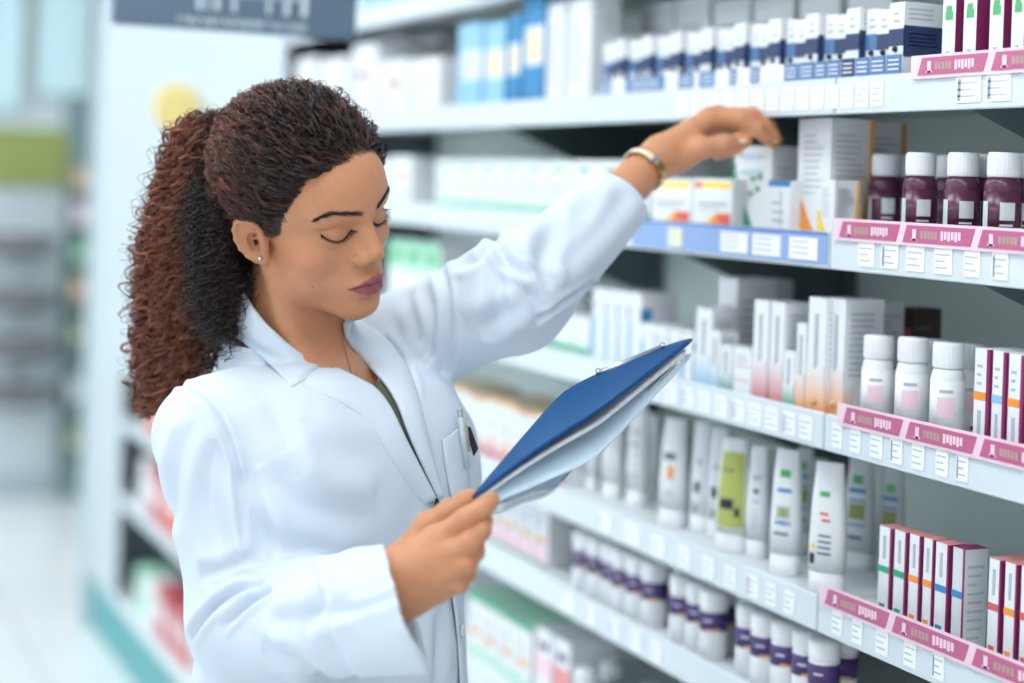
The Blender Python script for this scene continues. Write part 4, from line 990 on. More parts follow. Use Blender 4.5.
def carton(nm, u0, u1, vt, depth, design, label, back=.012, h=None, name='medicine_carton', group=None, base=WPL, cat='carton', tilt=0):
    x, y0, y1, zt = place(nm, u0, u1, vt, back); z0 = ST[nm]+.0005
    H = h if h else max(.02, zt-z0); W = y1-y0-.0012; depth = min(depth, DEPTH-back-.03)
    m = MB().box(0, depth, -W/2, W/2, 0, H, base, .0006); e = .0004
    cnt = [0]
    def f(a0, a1, b0, b1, c):      # on the front, fractions from its left and bottom
        cnt[0] += 1; e = .0003+.00006*cnt[0]; m.box(-e, 0, W/2-a1*W, W/2-a0*W, b0*H, b1*H, c)
    def sd(a0, a1, b0, b1, c):     # on the side that faces the camera
        cnt[0] += 1; e = .0003+.00006*cnt[0]; m.box(a0*depth, a1*depth, -W/2-e, -W/2, b0*H, b1*H, c)
    def tp(a0, a1, b0, b1, c): m.box(a0*depth, a1*depth, W/2-b1*W, W/2-b0*W, H, H+e, c)
    # folded flap line on the lid
    m.box(.12*depth, .88*depth, -W*.02, W*.02, H, H+.0002, PG)
    design(f, sd, tp, m, W, H, depth)
    o = m.build(name, None, (x, (y0+y1)/2, z0))
    if tilt: o.rotation_euler.z = tilt
    tag(o, label, cat, group); return o
def lines(f, a0, a1, b0, b1, n, c=PG, th=.35, seed=0):
    rr = random.Random(seed); s = (b1-b0)/n
    for i in range(n): f(a0, a0+(a1-a0)*rr.uniform(.5, 1), b0+i*s, b0+i*s+s*th, c)
def bottle(nm, u0, u1, vt, label, group, body, capm, lab, back=.012, hfrac=(.80, .83), name='pill_bottle', capr=.8, x_off=0, cat='bottle', H=None, dx=None):
    x, yc, r, zt = roundplace(nm, u0, u1, vt, back); z0 = ST[nm]+.0005; H = H or zt-z0; r = r if dx is None else dx; hs, hc = hfrac
    root = empty(name, (x+r, yc, z0)); tag(root, label, cat, group)
    rc = r*capr
    MB().lathe((0, 0, 0), [(r*.9, 0), (r, .03*H), (r, hs*.86*H), (r*.93, hs*.93*H), (rc*.9, hs*H)], body, 28).build('body', root)
    pr = [(rc*.97, hs*H+.0002), (rc, hs*H+.002), (rc, H-.0025), (rc*.93, H)]
    c = MB().lathe((0, 0, 0), pr, capm, 28)
    for k in range(28):
        a = k*2*math.pi/28; c.box(rc*math.cos(a)-.0003, rc*math.cos(a)+.0003, rc*math.sin(a)-.0003, rc*math.sin(a)+.0003, hs*H+.003, H-.003, capm)
    c.build('cap', root)
    if lab: lab(root, r, H, hs)
    return root
def wrap(root, r, z0, z1, m_, a0=0, a1=2*math.pi, n=28, off=.0004, name='label', extra=None):
    """a label sheet bent round the bottle; angle 0 faces the aisle, growing towards the camera side"""
    m = MB(); V = []; Fc = []; full = a1-a0 > 6.2; N = n+1
    for rr in (r, r+off):
        for i in range(N):
            a = math.pi+a0+(a1-a0)*i/n
            for z in (z0, z1): V.append((rr*math.cos(a), rr*math.sin(a), z))
    o = 2*N
    for i in range(n):
        Fc += [(o+2*i, o+2*i+2, o+2*i+3, o+2*i+1), (2*i+1, 2*i+3, o+2*i+3, o+2*i+1)[::-1], (2*i, 2*i+2, o+2*i+2, o+2*i)]
    m.add(V, Fc, m_, True)
    if extra:
        for (b0, b1, c0, c1, mm) in extra:
            V = []; Fc = []; k = max(2, int(n*(b1-b0)/(a1-a0)))
            for i in range(k+1):
                a = math.pi+b0+(b1-b0)*i/k
                for z in (z0+(z1-z0)*c0, z0+(z1-z0)*c1): V.append(((r+off*2)*math.cos(a), (r+off*2)*math.sin(a), z))
            Fc = [(2*i, 2*i+2, 2*i+3, 2*i+1) for i in range(k)]; m.add(V, Fc, mm, True)
    return m.build(name, root)
ORD = ['first', 'second', 'third', 'fourth', 'fifth', 'sixth', 'seventh', 'eighth', 'ninth', 'tenth', 'eleventh', 'twelfth', 'thirteenth', 'fourteenth', 'fifteenth', 'sixteenth', 'seventeenth', 'eighteenth', 'nineteenth', 'twentieth', '21st', '22nd', '23rd', '24th', '25th', '26th', '27th', '28th', '29th', '30th']

# ---- top shelf (A)
def d_navy(band, dot):
    def g(f, sd, tp, m, W, H, dp):
        f(0, 1, .44, .66, band); sd(.0, 1, .30, .70, NAVY); f(.3, .7, .74, .78, PG); f(.3, .62, .84, .87, PG)
        if dot: m.lathe((-.0012, 0, H*.40), [(.0001, -.0035), (.0030, -.0018), (.0035, 0), (.0030, .0018), (.0001, .0035)], BLK, 8)
        for i in range(4): sd(.12, .8, .44+.05*i, .455+.05*i, PG)
        for i in range(3): sd(.12, .7, .78+.06*i, .80+.06*i, PG)
        tp(0, 1, 0, .04, PG)
    return g
ya, yb = yat(903, 60, D+.014), yat(598, 60, D+.014); n = 27; hN = onx(903, 2, D+.014).z-ST['A']
for i in range(n):
    a = ya+(yb-ya)*(i)/n; w = (yb-ya)/n; band = [NAVY, BLK, MBL, NAVY, BLK, NAVY, BLK, MBL][(i*5+i//3) % 8]
    m = MB(); x = D+.014+(.004*((i*7) % 3) if i else 0); H = hN*(1-.03*((i*5) % 3)) if i else hN; dp = .056
    m.box(0, dp, -w/2+.0006, w/2-.0006, 0, H, WPL, .0006); e = .0004; W = w-.0012
    f = lambda a0, a1, b0, b1, c: m.box(-e, 0, W/2-a1*W, W/2-a0*W, b0*H, b1*H, c)
    sd = lambda a0, a1, b0, b1, c: m.box(a0*dp, a1*dp, -W/2-e, -W/2, b0*H, b1*H, c)
    tp = lambda a0, a1, b0, b1, c: m.box(a0*dp, a1*dp, W/2-b1*W, W/2-b0*W, H, H+e, c)
    d_navy(band, i % 4 != 3)(f, sd, tp, m, W, H, dp)
    o = m.build('medicine_carton', None, (x, a+w/2, ST['A']+.0005))
    bn = {id(NAVY): 'navy', id(BLK): 'black', id(MBL): 'mid-blue'}[id(band)]
    tag(o, 'narrow white carton with a %s band, %s from the right in its top-shelf row' % (bn, ORD[i]), 'carton', 'banded cartons on the top shelf')
for a, b, c in [(602, 614, MBL), (614, 627, TAG), (627, 667, MBL), (667, 680, TAG), (680, 696, MBL), (696, 701, TAG), (701, 717, MBL), (717, 731, TAG), (731, 739, MBL), (739, 752, TAG), (752, 762, MBL), (762, 786, TAG), (786, 800, MBL), (801, 816, MBL), (817, 828, MBL), (829, 842, MBL), (843, 856, NAVY), (857, 871, MBL), (872, 887, MBL), (888, 903, MBL)]:
    y0, y1 = sorted((yat(a, vline('A', a)-45), yat(b, vline('A', b)-45))); z = LH['A']+LIPH
    m = MB().box(D-.003, D-.0018, y0+.0004, y1-.0004, z+.0005, z+.021, c)
    for q in range(3): m.box(D-.0033, D-.003, y0+.15*(y1-y0), y1-.15*(y1-y0), z+.0045+q*.005, z+.006+q*.005, PW if c is not TAG else PG)
    m.build('edge_card', RAILS[(unit_of((y0+y1)/2).name, 'A')])
def d_mag(f, sd, tp, m, W, H, dp):
    sd(0, 1, 0, 1, MAG); f(.25, .8, .40, .46, GRN); f(.3, .7, .46, .50, GRN); f(.35, .6, .12, .18, PG); f(.2, .8, .70, .72, PG)
for i, (a, b) in enumerate([(941, 955), (962, 976), (988, 1003), (1010, 1024)]):
    carton('A', a, b, -70, .10, d_mag, 'tall white carton with magenta sides and green mark, %s from the left' % ORD[i], name='supplement_carton', group='magenta-sided cartons on the top shelf', h=.15)
def d_plain(seed, acc=None):
    def g(f, sd, tp, m, W, H, dp):
        lines(f, .15, .85, .2, .8, 7, PG, .3, seed); lines(sd, .15, .85, .15, .85, 9, PG, .25, seed+1)
        if acc: f(.1, .9, .84, .92, acc)
    return g
for i, (a, b, vt) in enumerate([(640, 672, 5), (674, 708, 0), (712, 748, 2), (752, 792, 0), (798, 838, -4), (846, 890, -8)]):
    carton('A', a, b, vt, .10, d_plain(i), 'large plain white carton behind the banded row, %s from the left' % ORD[i], back=.13, name='storage_carton', group='large white cartons on the top shelf')
for i, (a, b, vt) in enumerate([(546, 564, 4), (567, 590, 0)]):
    carton('A', a, b, vt, .05, d_plain(10+i), ['tall white carton right of the blue ones', 'second tall white carton right of the blue ones'][i]+' on the top shelf', back=.02)
carton('A', 602, 622, 35, .06, lambda f, sd, tp, m, W, H, dp: (f(0, 1, .50, .56, NAVY), f(.2, .8, .1, .35, MBL)), 'squat white carton with a thin navy line at the left of the banded row', back=.075)
def d_blue(k):
    def g(f, sd, tp, m, W, H, dp):
        f(0, 1, .68, 1, LBL if k < 2 else DBL); f(0, 1, 0, .34, LBL if k < 2 else DBL); f(.2, .8, .38, .64, CRM if k else GRW); sd(0, 1, 0, 1, DBL); f(0, .12, .34, .68, LBL)
    return g
for i, (a, b, vt) in enumerate([(458, 482, 26), (484, 505, 24), (508, 520, 16), (523, 543, -8)]):
    carton('A', a, b, vt, .10, d_blue(i), 'blue and cream carton on the top shelf, %s from the left' % ORD[i], back=.015, group='blue cartons on the top shelf')
def d_spot(c1, c2):
    def g(f, sd, tp, m, W, H, dp):
        f(.25, .5, .5, .62, c1); f(.5, .75, .5, .62, c2); lines(f, .2, .8, .15, .4, 3, PG, .3, 4); lines(sd, .2, .8, .2, .8, 4, PG, .3, 4)
    return g
for i, (a, b, vt, c1, c2) in enumerate([(352, 376, 46, PUR, PNK), (379, 408, 62, ORG, PUR), (411, 440, 60, PG, GRW)]):
    carton('A', a, b, vt, .12, d_spot(c1, c2), ['white carton with purple and pink marks beside her forehead, top shelf', 'white carton with orange and purple marks beside her forehead, top shelf', 'plain white carton left of the blue cartons, top shelf'][i], back=.02)
    if i: carton('A', a+2, b-2, vt-24, .10, d_spot(PNK if i == 1 else GRW, GRW), ['white carton behind the purple and pink marked one', 'white carton behind the orange and purple marked one', 'white carton behind the plain one left of the blue cartons'][i], back=.16)
for i, (a, b) in enumerate([(362, 396), (400, 440), (446, 486)]):
    carton('Z', a, b, -60, .12, lambda f, sd, tp, m, W, H, dp: (f(0, 1, 0, .5, LBL), lines(f, .2, .8, .6, .9, 3)), 'white and pale blue carton on the uppermost shelf, %s from the left' % ORD[i], back=.02, h=.12, group='cartons on the uppermost shelf')

for i, (a, b) in enumerate([(292, 316), (322, 346)]):
    carton('A', a, b, 60, .10, d_spot(GRW, LPK), ['pale carton above her hair, left of two, top shelf', 'pale carton above her hair, right of two, top shelf'][i], back=.015)
    carton('Z', a+20, b+14, 5, .10, d_plain(40+i), ['pale carton high above her hair, left of two', 'pale carton high above her hair, right of two'][i], back=.02, h=.15)
# ---- second shelf (B)
def plumlab(root, r, H, hs):
    wrap(root, r, .08*H, hs*.80*H, PLUM, extra=[(.75, 1.55, .42, .78, GRW), (.75, 1.45, .30, .34, GRW), (-.45, .05, .05, .8, GRW), (2.2, 2.6, .1, .8, GRW)])
for i, (a, b, vt, bk) in enumerate([(869, 894, 152, .062), (884, 908, 150, .088), (902, 937, 149, .014), (934, 955, 152, .09), (944, 976, 148, .016), (968, 998, 148, .055), (984, 1014, 150, .014), (1006, 1036, 149, .05)]):
    bottle('B', a, b, vt, ['plum bottle with white cap, back left of the group', 'plum bottle partly hidden behind the foremost one', 'foremost plum bottle with white cap and full label', 'plum bottle mostly hidden in the back row', 'plum bottle right of the foremost one', 'plum bottle in the gap, back row', 'plum bottle second from the right edge', 'plum bottle cut by the right edge'][i]+', second shelf',
           'plum bottles on the second shelf', PLUM, WCAP, plumlab, back=bk, hfrac=(.74, .76), name='supplement_bottle', capr=.86, dx=.0188, H=.0985)
def d_tan(seed, g_):
    def g(f, sd, tp, m, W, H, dp):
        lines(f, .2, .85, .35, .9, 10, PG, .25, seed); lines(sd, .12, .85, .3, .9, 12, PG, .25, seed+1)
        for k in range(24): f(0, .55*(1-k/24)**1.4+.03, k*.019, (k+1)*.019, g_)
        for k in range(18): sd(1-.30*(1-k/18), 1, k*.034, (k+1)*.034, TAN)
        sd(.9, 1, 0, 1, TAN); tp(0, 1, 0, .05, TAN)
    return g
carton('B', 796, 829, 119, .060, d_tan(1, ORG), 'tall white carton with orange lower corner and dense small print, second shelf', back=.03)
carton('B', 842, 862, 122, .060, d_tan(2, TAN), 'tall white carton with tan edge behind the small one, second shelf', back=.085)
carton('B', 819, 834, 180, .034, d_tan(3, YEL), 'small white and yellow carton in front of the two tall ones', back=.012)
def d_green(f, sd, tp, m, W, H, dp):
    for k in range(26): f(0, .55*(1-k/26)**1.6+.03, k*.03, (k+1)*.03, SGR)
    f(.15, .75, .86, .88, LBL); f(.15, .75, .68, .70, LBL); sd(0, 1, .0, .05, SGR); lines(sd, .1, .8, .5, .8, 4, PG, .3, 3)
    for (a, b) in ((.45, .40), (.62, .46), (.5, .58), (.68, .6)): f(a, a+.07, b, b+.06, SGR)
    f(0, .2, .9, .95, ORG)
gc = carton('B', 733, 771, 146, .040, d_green, 'white and green carton under her fingertips, second shelf', back=.03)
carton('B', 768, 790, 180, .03, lambda f, sd, tp, m, W, H, dp: (f(0, 1, .88, 1, DBL), lines(f, .2, .8, .2, .7, 3), f(.55, .6, .1, .8, PG)), 'small white carton with a blue top edge in front of the green one', back=.012)
def d_yel(f, sd, tp, m, W, H, dp):
    f(.05, .95, .80, .93, YEL); f(.05, .22, .80, .93, RED); f(.12, .85, .45, .52, PG); f(.12, .7, .37, .40, PG)
    for k in range(6): f(.30+k*.09, .95, .04+.0, .30-.0*k if k > 2 else .12+k*.05, [YEL, YEL, ORG, ORG, RED, RED][k])
for i, (a, b) in enumerate([(652, 692), (693, 733)]):
    carton('B', a, b, 178, .05, d_yel, ['left white and yellow carton with a red flame, below her wrist', 'right white and yellow carton with a red flame, beside the green one'][i], back=.012, group='yellow flame cartons')
def d_mint(f, sd, tp, m, W, H, dp):
    f(0, 1, 0, .10, SGR); f(0, 1, .10, .16, MINT); f(.3, .7, .80, .86, SGR); lines(f, .2, .8, .35, .7, 3, PG, .3, 5); sd(0, 1, 0, .12, SGR); tp(0, 1, 0, 1, MINT)
uu = [436, 457, 478, 500, 522, 546, 571, 598, 626, 650]
for i in range(9):
    carton('B', uu[i], uu[i+1]-1, 138-(uu[i]-436)*.012, .10, d_mint, 'white carton with green foot behind her raised sleeve, %s from the left' % ORD[i], back=.03, h=.088, group='green-footed cartons on the second shelf')
carton('B', 390, 412, 156, .08, lambda f, sd, tp, m, W, H, dp: (f(.3, .7, .5, .66, ORG), lines(f, .2, .8, .15, .4, 2)), 'white carton with an orange spot beside her eyes, second shelf', back=.02)
carton('B', 366, 387, 158, .08, lambda f, sd, tp, m, W, H, dp: (f(.3, .7, .5, .6, GRW),), 'plain white carton half hidden by her forehead, second shelf', back=.02)

# ---- third shelf (C)
def d_stripe(c):
    def g(f, sd, tp, m, W, H, dp):
        f(.80, 1, 0, 1, MAG); f(0, .78, .50, .58, c); sd(0, .06, 0, 1, MAG); f(.3, .5, .1, .4, PG); lines(f, .2, .6, .65, .9, 3, PG, .3, 7); sd(.15, .8, .4, .5, GRW)
    return g
for i, (a, b, c, nm_) in enumerate([(972, 988, ORG, 'orange'), (990, 1004, LBL, 'blue'), (1006, 1022, ORG, 'orange'), (1024, 1042, RSE, 'rose')]):
    carton('C', a, b, 347+i*3, .05, d_stripe(c), 'white carton with purple edge and %s bar, %s from the left, third shelf' % (nm_, ORD[i]), back=.014, group='purple-edged cartons on the third shelf')
def pinklab(root, r, H, hs):
    wrap(root, r, .06*H, hs*.84*H, PW, extra=[(.3, 1.3, .35, .7, LPK), (1.1, 1.35, .04, .12, MAG), (.4, 1.2, .78, .84, PG)])
for i, (a, b, vt, bk) in enumerate([(861, 892, 335, .012), (895, 925, 337, .016), (915, 943, 339, .062), (930, 960, 342, .014), (950, 978, 343, .062)]):
    bottle('C', a, b, vt, 'white pill bottle with faint pink label, %s from the left, third shelf' % ORD[i], 'white pill bottles on the third shelf', WPL, WCAP, pinklab, back=bk, hfrac=(.74, .76), capr=.92, dx=.0180)
for i, (a, b) in enumerate([(878, 893), (895, 912)]):
    carton('C', a, b, 306, .04, lambda f, sd, tp, m, W, H, dp: (f(.2, .8, .6, .8, RSE), lines(sd, .1, .8, .3, .9, 5, DGR)), ['left dark brown carton at the back of the third shelf', 'right dark brown carton at the back of the third shelf'][i], back=.15, base=BRN)
def d_grad(c1, c2, seed, dots=False):
    def mix(t):
        a, b = c1.node_tree.nodes['Principled BSDF'].inputs['Base Color'].default_value, WPL.node_tree.nodes['Principled BSDF'].inputs['Base Color'].default_value
        return mat('%s_fade_%d' % (c1.name, int(t*10)), tuple(a[i]*(1-t)+b[i]*t for i in range(3))+(1,), .5)
    def g(f, sd, tp, m, W, H, dp):
        for k in range(9): f(0, 1, k*.045, (k+1)*.045, mix((k+1.5)/10.5)); sd(.0, .25, k*.03, (k+1)*.03, mix((k+1.5)/10.5))
        f(.42, .58, .38, .86, PG); lines(sd, .12, .88, .35, .92, 11, PG, .25, seed); 
        if dots: m.lathe((-.0006, 0, H*.10), [(.0001, -.006), (.005, -.003), (.006, 0), (.005, .003), (.0001, .006)], TAN, 10)
    return g
carton('C', 806, 824, 296, .055, d_grad(ORG, TAN, 1, True), 'tall white carton with orange foot, right of the pair, third shelf', back=.012)
carton('C', 826, 843, 297, .055, d_grad(ORG, TAN, 2, True), 'tall white carton with orange foot nearest the promotion strip, third shelf', back=.02)
carton('C', 850, 868, 300, .05, d_grad(TAN, CRM, 3), 'tall pale carton behind the orange-footed pair, third shelf', back=.09)
carton('C', 795, 805, 322, .03, d_grad(ORG, CRM, 4), 'narrow white carton left of the orange-footed pair', back=.014)
carton('C', 783, 794, 350, .03, d_grad(SGR, MINT, 5), 'low white and green carton between pink and orange ones', back=.012)
carton('C', 752, 767, 299, .05, d_grad(RSE, PNK, 6), 'tall white carton with pink foot, left of its pair, third shelf', back=.014)
carton('C', 769, 783, 301, .05, d_grad(RSE, PNK, 7), 'tall white carton with pink foot, right of its pair, third shelf', back=.016)
carton('C', 733, 751, 346, .04, lambda f, sd, tp, m, W, H, dp: (f(.1, .9, .6, .62, RED), f(.1, .9, .3, .32, RED), lines(f, .2, .8, .7, .9, 2)), 'small white carton with thin red lines, third shelf', back=.012)
carton('C', 720, 732, 344, .04, d_grad(SGR, MINT, 8), 'small white carton with green foot, third shelf', back=.014)
carton('C', 716, 735, 276, .06, d_plain(21), 'tallest white carton left of the pink pair, third shelf', back=.06)
carton('C', 751, 766, 278, .04, d_plain(22), 'tall white carton at the back behind the pink pair', back=.15)
carton('C', 695, 711, 307, .04, d_grad(LBL, GRW, 9), 'white carton with blue foot beside the clipboard tip, third shelf', back=.016)
carton('C', 711, 719, 330, .03, d_grad(LBL, MINT, 10), 'thin white carton in front of the tallest one', back=.012)
for i, (a, b, vt) in enumerate([(592, 604, 287), (605, 616, 289), (617, 627, 290), (628, 640, 292), (641, 654, 322), (655, 667, 325), (668, 680, 328), (681, 693, 331)]):
    carton('C', a, b, vt, .06, lambda f, sd, tp, m, W, H, dp, i=i: (f(0, .3, 0, .6, LBL), f(.35, .5, .7, .8, DBL if i == 5 else PG), sd(0, .3, .6, .8, DBL), lines(sd, .3, .8, .3, .7, 4)), 'white carton with blue side stripe behind the clipboard, %s from the left' % ORD[i], back=.03, group='blue-striped cartons on the third shelf')
for i, (a, b, vt) in enumerate([(540, 556, 300), (557, 573, 312), (574, 590, 316)]):
    carton('C', a, b, vt, .08, lambda f, sd, tp, m, W, H, dp: (f(0, 1, 0, .14, SGR), f(0, 1, .14, .2, MINT)), 'white carton with green foot under her raised sleeve, %s from the left' % ORD[i], back=.03, group='green-footed cartons on the third shelf')
for i, (a, b, vt) in enumerate([(388, 404, 238), (405, 422, 240), (423, 440, 242)]):
    carton('C', a, b, vt, .08, lambda f, sd, tp, m, W, H, dp: (f(0, 1, .6, 1, MINT), f(.2, .8, .7, .85, GRN)), 'pale green carton beside her nose, %s from the left, third shelf' % ORD[i], back=.03, group='pale green cartons beside her face')

# ---- fourth shelf (Dd)
def d_mb(c):
    def g(f, sd, tp, m, W, H, dp):
        sd(0, 1, 0, 1, MAG); f(0, .9, .50, .57, c); f(.88, 1, 0, 1, MAG); f(.15, .6, .08, .16, c); f(.35, .55, .65, .9, PG); tp(0, 1, 0, 1, PNK)
    return g
for i, (a, b, vt, c, nm_) in enumerate([(877, 890, 524, SGR, 'green'), (892, 905, 528, SGR, 'green'), (907, 919, 532, ORG, 'orange'), (921, 932, 536, ORG, 'orange'), (933, 947, 540, DBL, 'blue'), (986, 999, 556, RSE, 'rose'), (1002, 1015, 560, ORG, 'orange'), (1018, 1032, 564, RSE, 'rose')]):
    carton('Dd', a, b, vt, .022 if i != 5 else .06, d_mb(c), 'white carton with purple side and %s bar, %s from the left, fourth shelf' % (nm_, ORD[i]), back=.020, group='purple-sided cartons on the fourth shelf')
carton('Dd', 950, 963, 545, .030, lambda f, sd, tp, m, W, H, dp: (f(0, .85, .5, .57, DBL), f(.85, 1, 0, 1, MAG), lines(sd, .15, .85, .1, .9, 9, PG, .3, 5), tp(0, 1, 0, 1, MAG)), 'white carton with blue bar and grey-white printed side, fourth shelf', back=.020, base=GRW)
def squeeze(nm, u0, u1, vt, label, des, back=.03, lean=0, group='white squeeze bottles on the fourth shelf', h=None, body=WPL, ratio=.62):
    x, yc, hw, zt = roundplace(nm, u0, u1, vt, back, ratio); z0 = ST[nm]+.0005; H = h or zt-z0; dp = hw*ratio
    hw *= 1.08; root = empty('squeeze_bottle', (x+dp, yc, z0), .55); tag(root, label, 'bottle', group)
    m = MB(); n = 28
    lv = [(0, .90, .96), (.01, .94, 1), (.16, .96, 1), (.165, .99, 1.04), (.40, 1, 1), (.72, .90, .78), (.92, .78, .46), (.99, .74, .30), (1, .72, .24)]
    def ring(t, fy, fx):
        out = []
        for k in range(n):
            a = k*2*math.pi/n; ca, sa = math.cos(a), math.sin(a); out.append((dp*fx*math.copysign(abs(ca)**.8, ca), hw*fy*math.copysign(abs(sa)**.8, sa)+lean*t*H, t*H))
        return out
    def loft(L, mt):
        V = []; Fc = []
        for t, fy, fx in L: V += ring(t, fy, fx)
        for j in range(len(L)-1):
            for k in range(n): Fc.append((j*n+k, j*n+(k+1) % n, (j+1)*n+(k+1) % n, (j+1)*n+k))
        Fc += [tuple(range(n-1, -1, -1)), tuple((len(L)-1)*n+k for k in range(n))]
        return MB().add(V, Fc, mt, True)
    loft(lv[:3], WCAP).build('cap', root)
    b = loft(lv[3:], body)
    # print follows the front of the body
    def pr(a0, a1, t0, t1, c):
        V = []; Fc = []; K = 6; T = 5
        for j in range(T+1):
            t = t0+(t1-t0)*j/T; fy = np.interp(t, [q[0] for q in lv], [q[1] for q in lv]); fx = np.interp(t, [q[0] for q in lv], [q[2] for q in lv])
            for k in range(K+1):
                yy = (a0+(a1-a0)*k/K)*2-1; xx = -(1-abs(yy)**2.5)**.4 if abs(yy) < 1 else 0
                V.append((dp*fx*xx-.0006, -yy*hw*fy+lean*t*H, t*H))
        for j in range(T):
            for k in range(K): q = j*(K+1)+k; Fc.append((q, q+1, q+K+2, q+K+1))
        b.add(V, Fc, c, True)
    des(pr); b.build('body', root); return root
def ds_basic(seed, acc=OLV):
    rr = random.Random(seed)
    def g(p):
        p(.3, .7, .70, .74, PG); p(.38, .62, .58, .62, acc); p(.3, .7, .50, .52, PG)
        for k in range(4): p(.32, .32+rr.uniform(.2, .38), .26+.05*k, .275+.05*k, PG)
    return g
def ds_red(p): p(.3, .62, .74, .78, GRN); p(.35, .6, .60, .62, RED); p(.42, .66, .55, .57, RED); [p(.34, .7, .30+.045*k, .315+.045*k, DGR) for k in range(4)]; p(.1, .25, .22, .30, BLK); p(.12, .26, .33, .37, YEL)
def ds_win(p): p(.3, .7, .78, .84, GRN); p(.25, .75, .66, .69, DBL); p(.22, .78, .40, .56, GRW); p(.3, .7, .46, .54, OLV); p(.25, .75, .40, .43, DBL); p(.2, .7, .32, .34, DGR)
def ds_lime(p): p(.12, .92, .22, .88, LIM); p(.2, .6, .70, .74, OLV); p(.2, .62, .38, .47, BLK); p(.66, .8, .32, .40, BLK)
def ds_dark(p): p(.25, .55, .36, .46, DGR); p(.3, .6, .62, .66, PG); p(.3, .45, .20, .24, DGR)
def ds_leaf(p): p(.2, .7, .62, .68, DGR); p(.4, .62, .44, .56, ORG); p(.3, .6, .30, .32, PG)
SQ = [(602, 624, 404, ds_basic(1), 'leftmost', .05), (626, 648, 402, ds_basic(2), 'second from left', .05), (640, 660, 412, ds_basic(3, DGR), 'third from left, tucked behind', .11), (659, 687, 417, ds_leaf, 'with orange mark', .03), (690, 712, 420, ds_dark, 'with small dark mark', .05),
      (707, 729, 426, ds_dark, 'behind the lime-labelled one', .055), (716, 750, 437, ds_lime, 'with a lime green label', .025), (746, 768, 445, ds_basic(7, BLK), 'right of the lime-labelled one', .04), (770, 801, 448, ds_win, 'with a picture window label', .022), (809, 845, 461, ds_red, 'with red lines, foremost of the row', .016)]
for u0, u1, vt, dsn, t, bk in SQ:
    squeeze('Dd', u0, u1, vt, 'white squeeze bottle %s, fourth shelf' % t, dsn, back=bk, lean=0)
def ds_back(p): p(.2, .8, .70, .74, DBL); p(.3, .7, .78, .86, GRN); p(.22, .78, .46, .60, OLV); p(.2, .8, .40, .42, DBL); p(.2, .8, .62, .64, DBL); p(.25, .7, .28, .31, DGR)
for i, (a, b, vt, bk) in enumerate([(792, 812, 446, .13), (842, 872, 458, .13), (876, 902, 468, .16)]):
    squeeze('Dd', a, b, vt, ['greyish bottle at the back between two white squeeze bottles', 'greyish bottle at the back right of the foremost squeeze bottle', 'greyish bottle farthest right at the back of the fourth shelf'][i], ds_back, back=bk, group='greyish bottles at the back', body=GRW)
def d_or(f, sd, tp, m, W, H, dp):
    f(0, 1, 0, .12, RSE); f(.3, .7, .18, .3, ORG); f(.3, .7, .8, .88, MINT); tp(0, 1, 0, 1, CRM); f(0, 1, .95, 1, ORG); lines(f, .25, .75, .45, .7, 3)
uu = [428, 442, 456, 470, 485, 500, 516, 532, 548, 566]
for i in range(9):
    carton('Dd', uu[i], uu[i+1]-1, 362+i*3.2, .10, d_or, 'white carton with orange top under her sleeve, %s from the left, fourth shelf' % ORD[i], back=.03, h=.098-.006*(i % 3 == 0), group='orange-topped cartons on the fourth shelf')
uu = [572, 586, 599]
for i in range(2): squeeze('Dd', uu[i], uu[i+1]-1, 410, ['white bottle in the gap below the clipboard', 'white bottle just right of the gap below the clipboard'][i], ds_basic(11+i), back=.05)

# ---- fifth shelf (E): white jars with purple bands, cartons farther left
def jarlab(root, r, H, hs):
    wrap(root, r, .42*H, .70*H, PUR, -.7, 2.5, 20, extra=[(.3, .9, .5, .6, GRW), (.6, 1.5, .0, .14, TAN)])
yj = yat(823, vline('E', 823)-60, D+.026); k = 0
for row in range(3):
    y = yj+.0195*row+(.0 if row < 2 else .2); 
    for q in range(16 if row < 2 else 11):
        p = CAM-Vector((0, y, 0))
        g_ = .0398+.0012*((q*7+row*3) % 4)
        if not (row == 0 and q in (5, 9)):
            r_ = .0185; zc = ST['E']+.0005; root = empty('pill_jar', (D+.026+row*.0395+.002*((q*5) % 3), y, zc)); H = .088
            tag(root, 'purple-banded white jar, fifth shelf, %s row, %s from the right' % (['front', 'second', 'third'][row], ORD[q]), 'jar', 'purple-banded jars on the fifth shelf')
            MB().lathe((0, 0, 0), [(r_*.9, 0), (r_, .003), (r_, .064), (r_*.93, .0665)], WPL, 24).build('body', root)
            MB().lathe((0, 0, 0), [(r_*1.0, .0668), (r_*1.03, .069), (r_*1.03, H-.003), (r_*.96, H)], WCAP, 24).build('lid', root)
            jarlab(root, r_, H, 0)
        y += g_
def d_pg(f, sd, tp, m, W, H, dp):
    f(0, 1, .05, .3, LPK); f(.2, .8, .34, .46, TAN); f(0, 1, 0, .05, SGR); f(0, 1, .92, 1, MINT); lines(f, .2, .8, .6, .85, 2); tp(0, 1, 0, 1, MINT)
uu = [466, 479, 492, 505, 519, 534, 549]
for i in range(6):
    carton('E', uu[i], uu[i+1]-1, 462+i*8, .10, d_pg, 'white and pink carton right of her lower hand, %s from the left, fifth shelf' % ORD[i], back=.03, h=.102, group='pink and green cartons on the fifth shelf')
JF = [(575, 597, 642, .012), (600, 620, 650, .065), (608, 634, 668, .012), (636, 660, 676, .06)]
for i, (a, b, vt, bk) in enumerate(JF):
    bottle('F', a, b, vt, 'white jar with purple band on the lowest shelf, %s from the left' % ORD[i], 'purple-banded jars on the lowest shelf', WPL, WCAP, jarlab, back=bk, hfrac=(.76, .775), name='pill_jar', capr=1.02, cat='jar', H=.088)
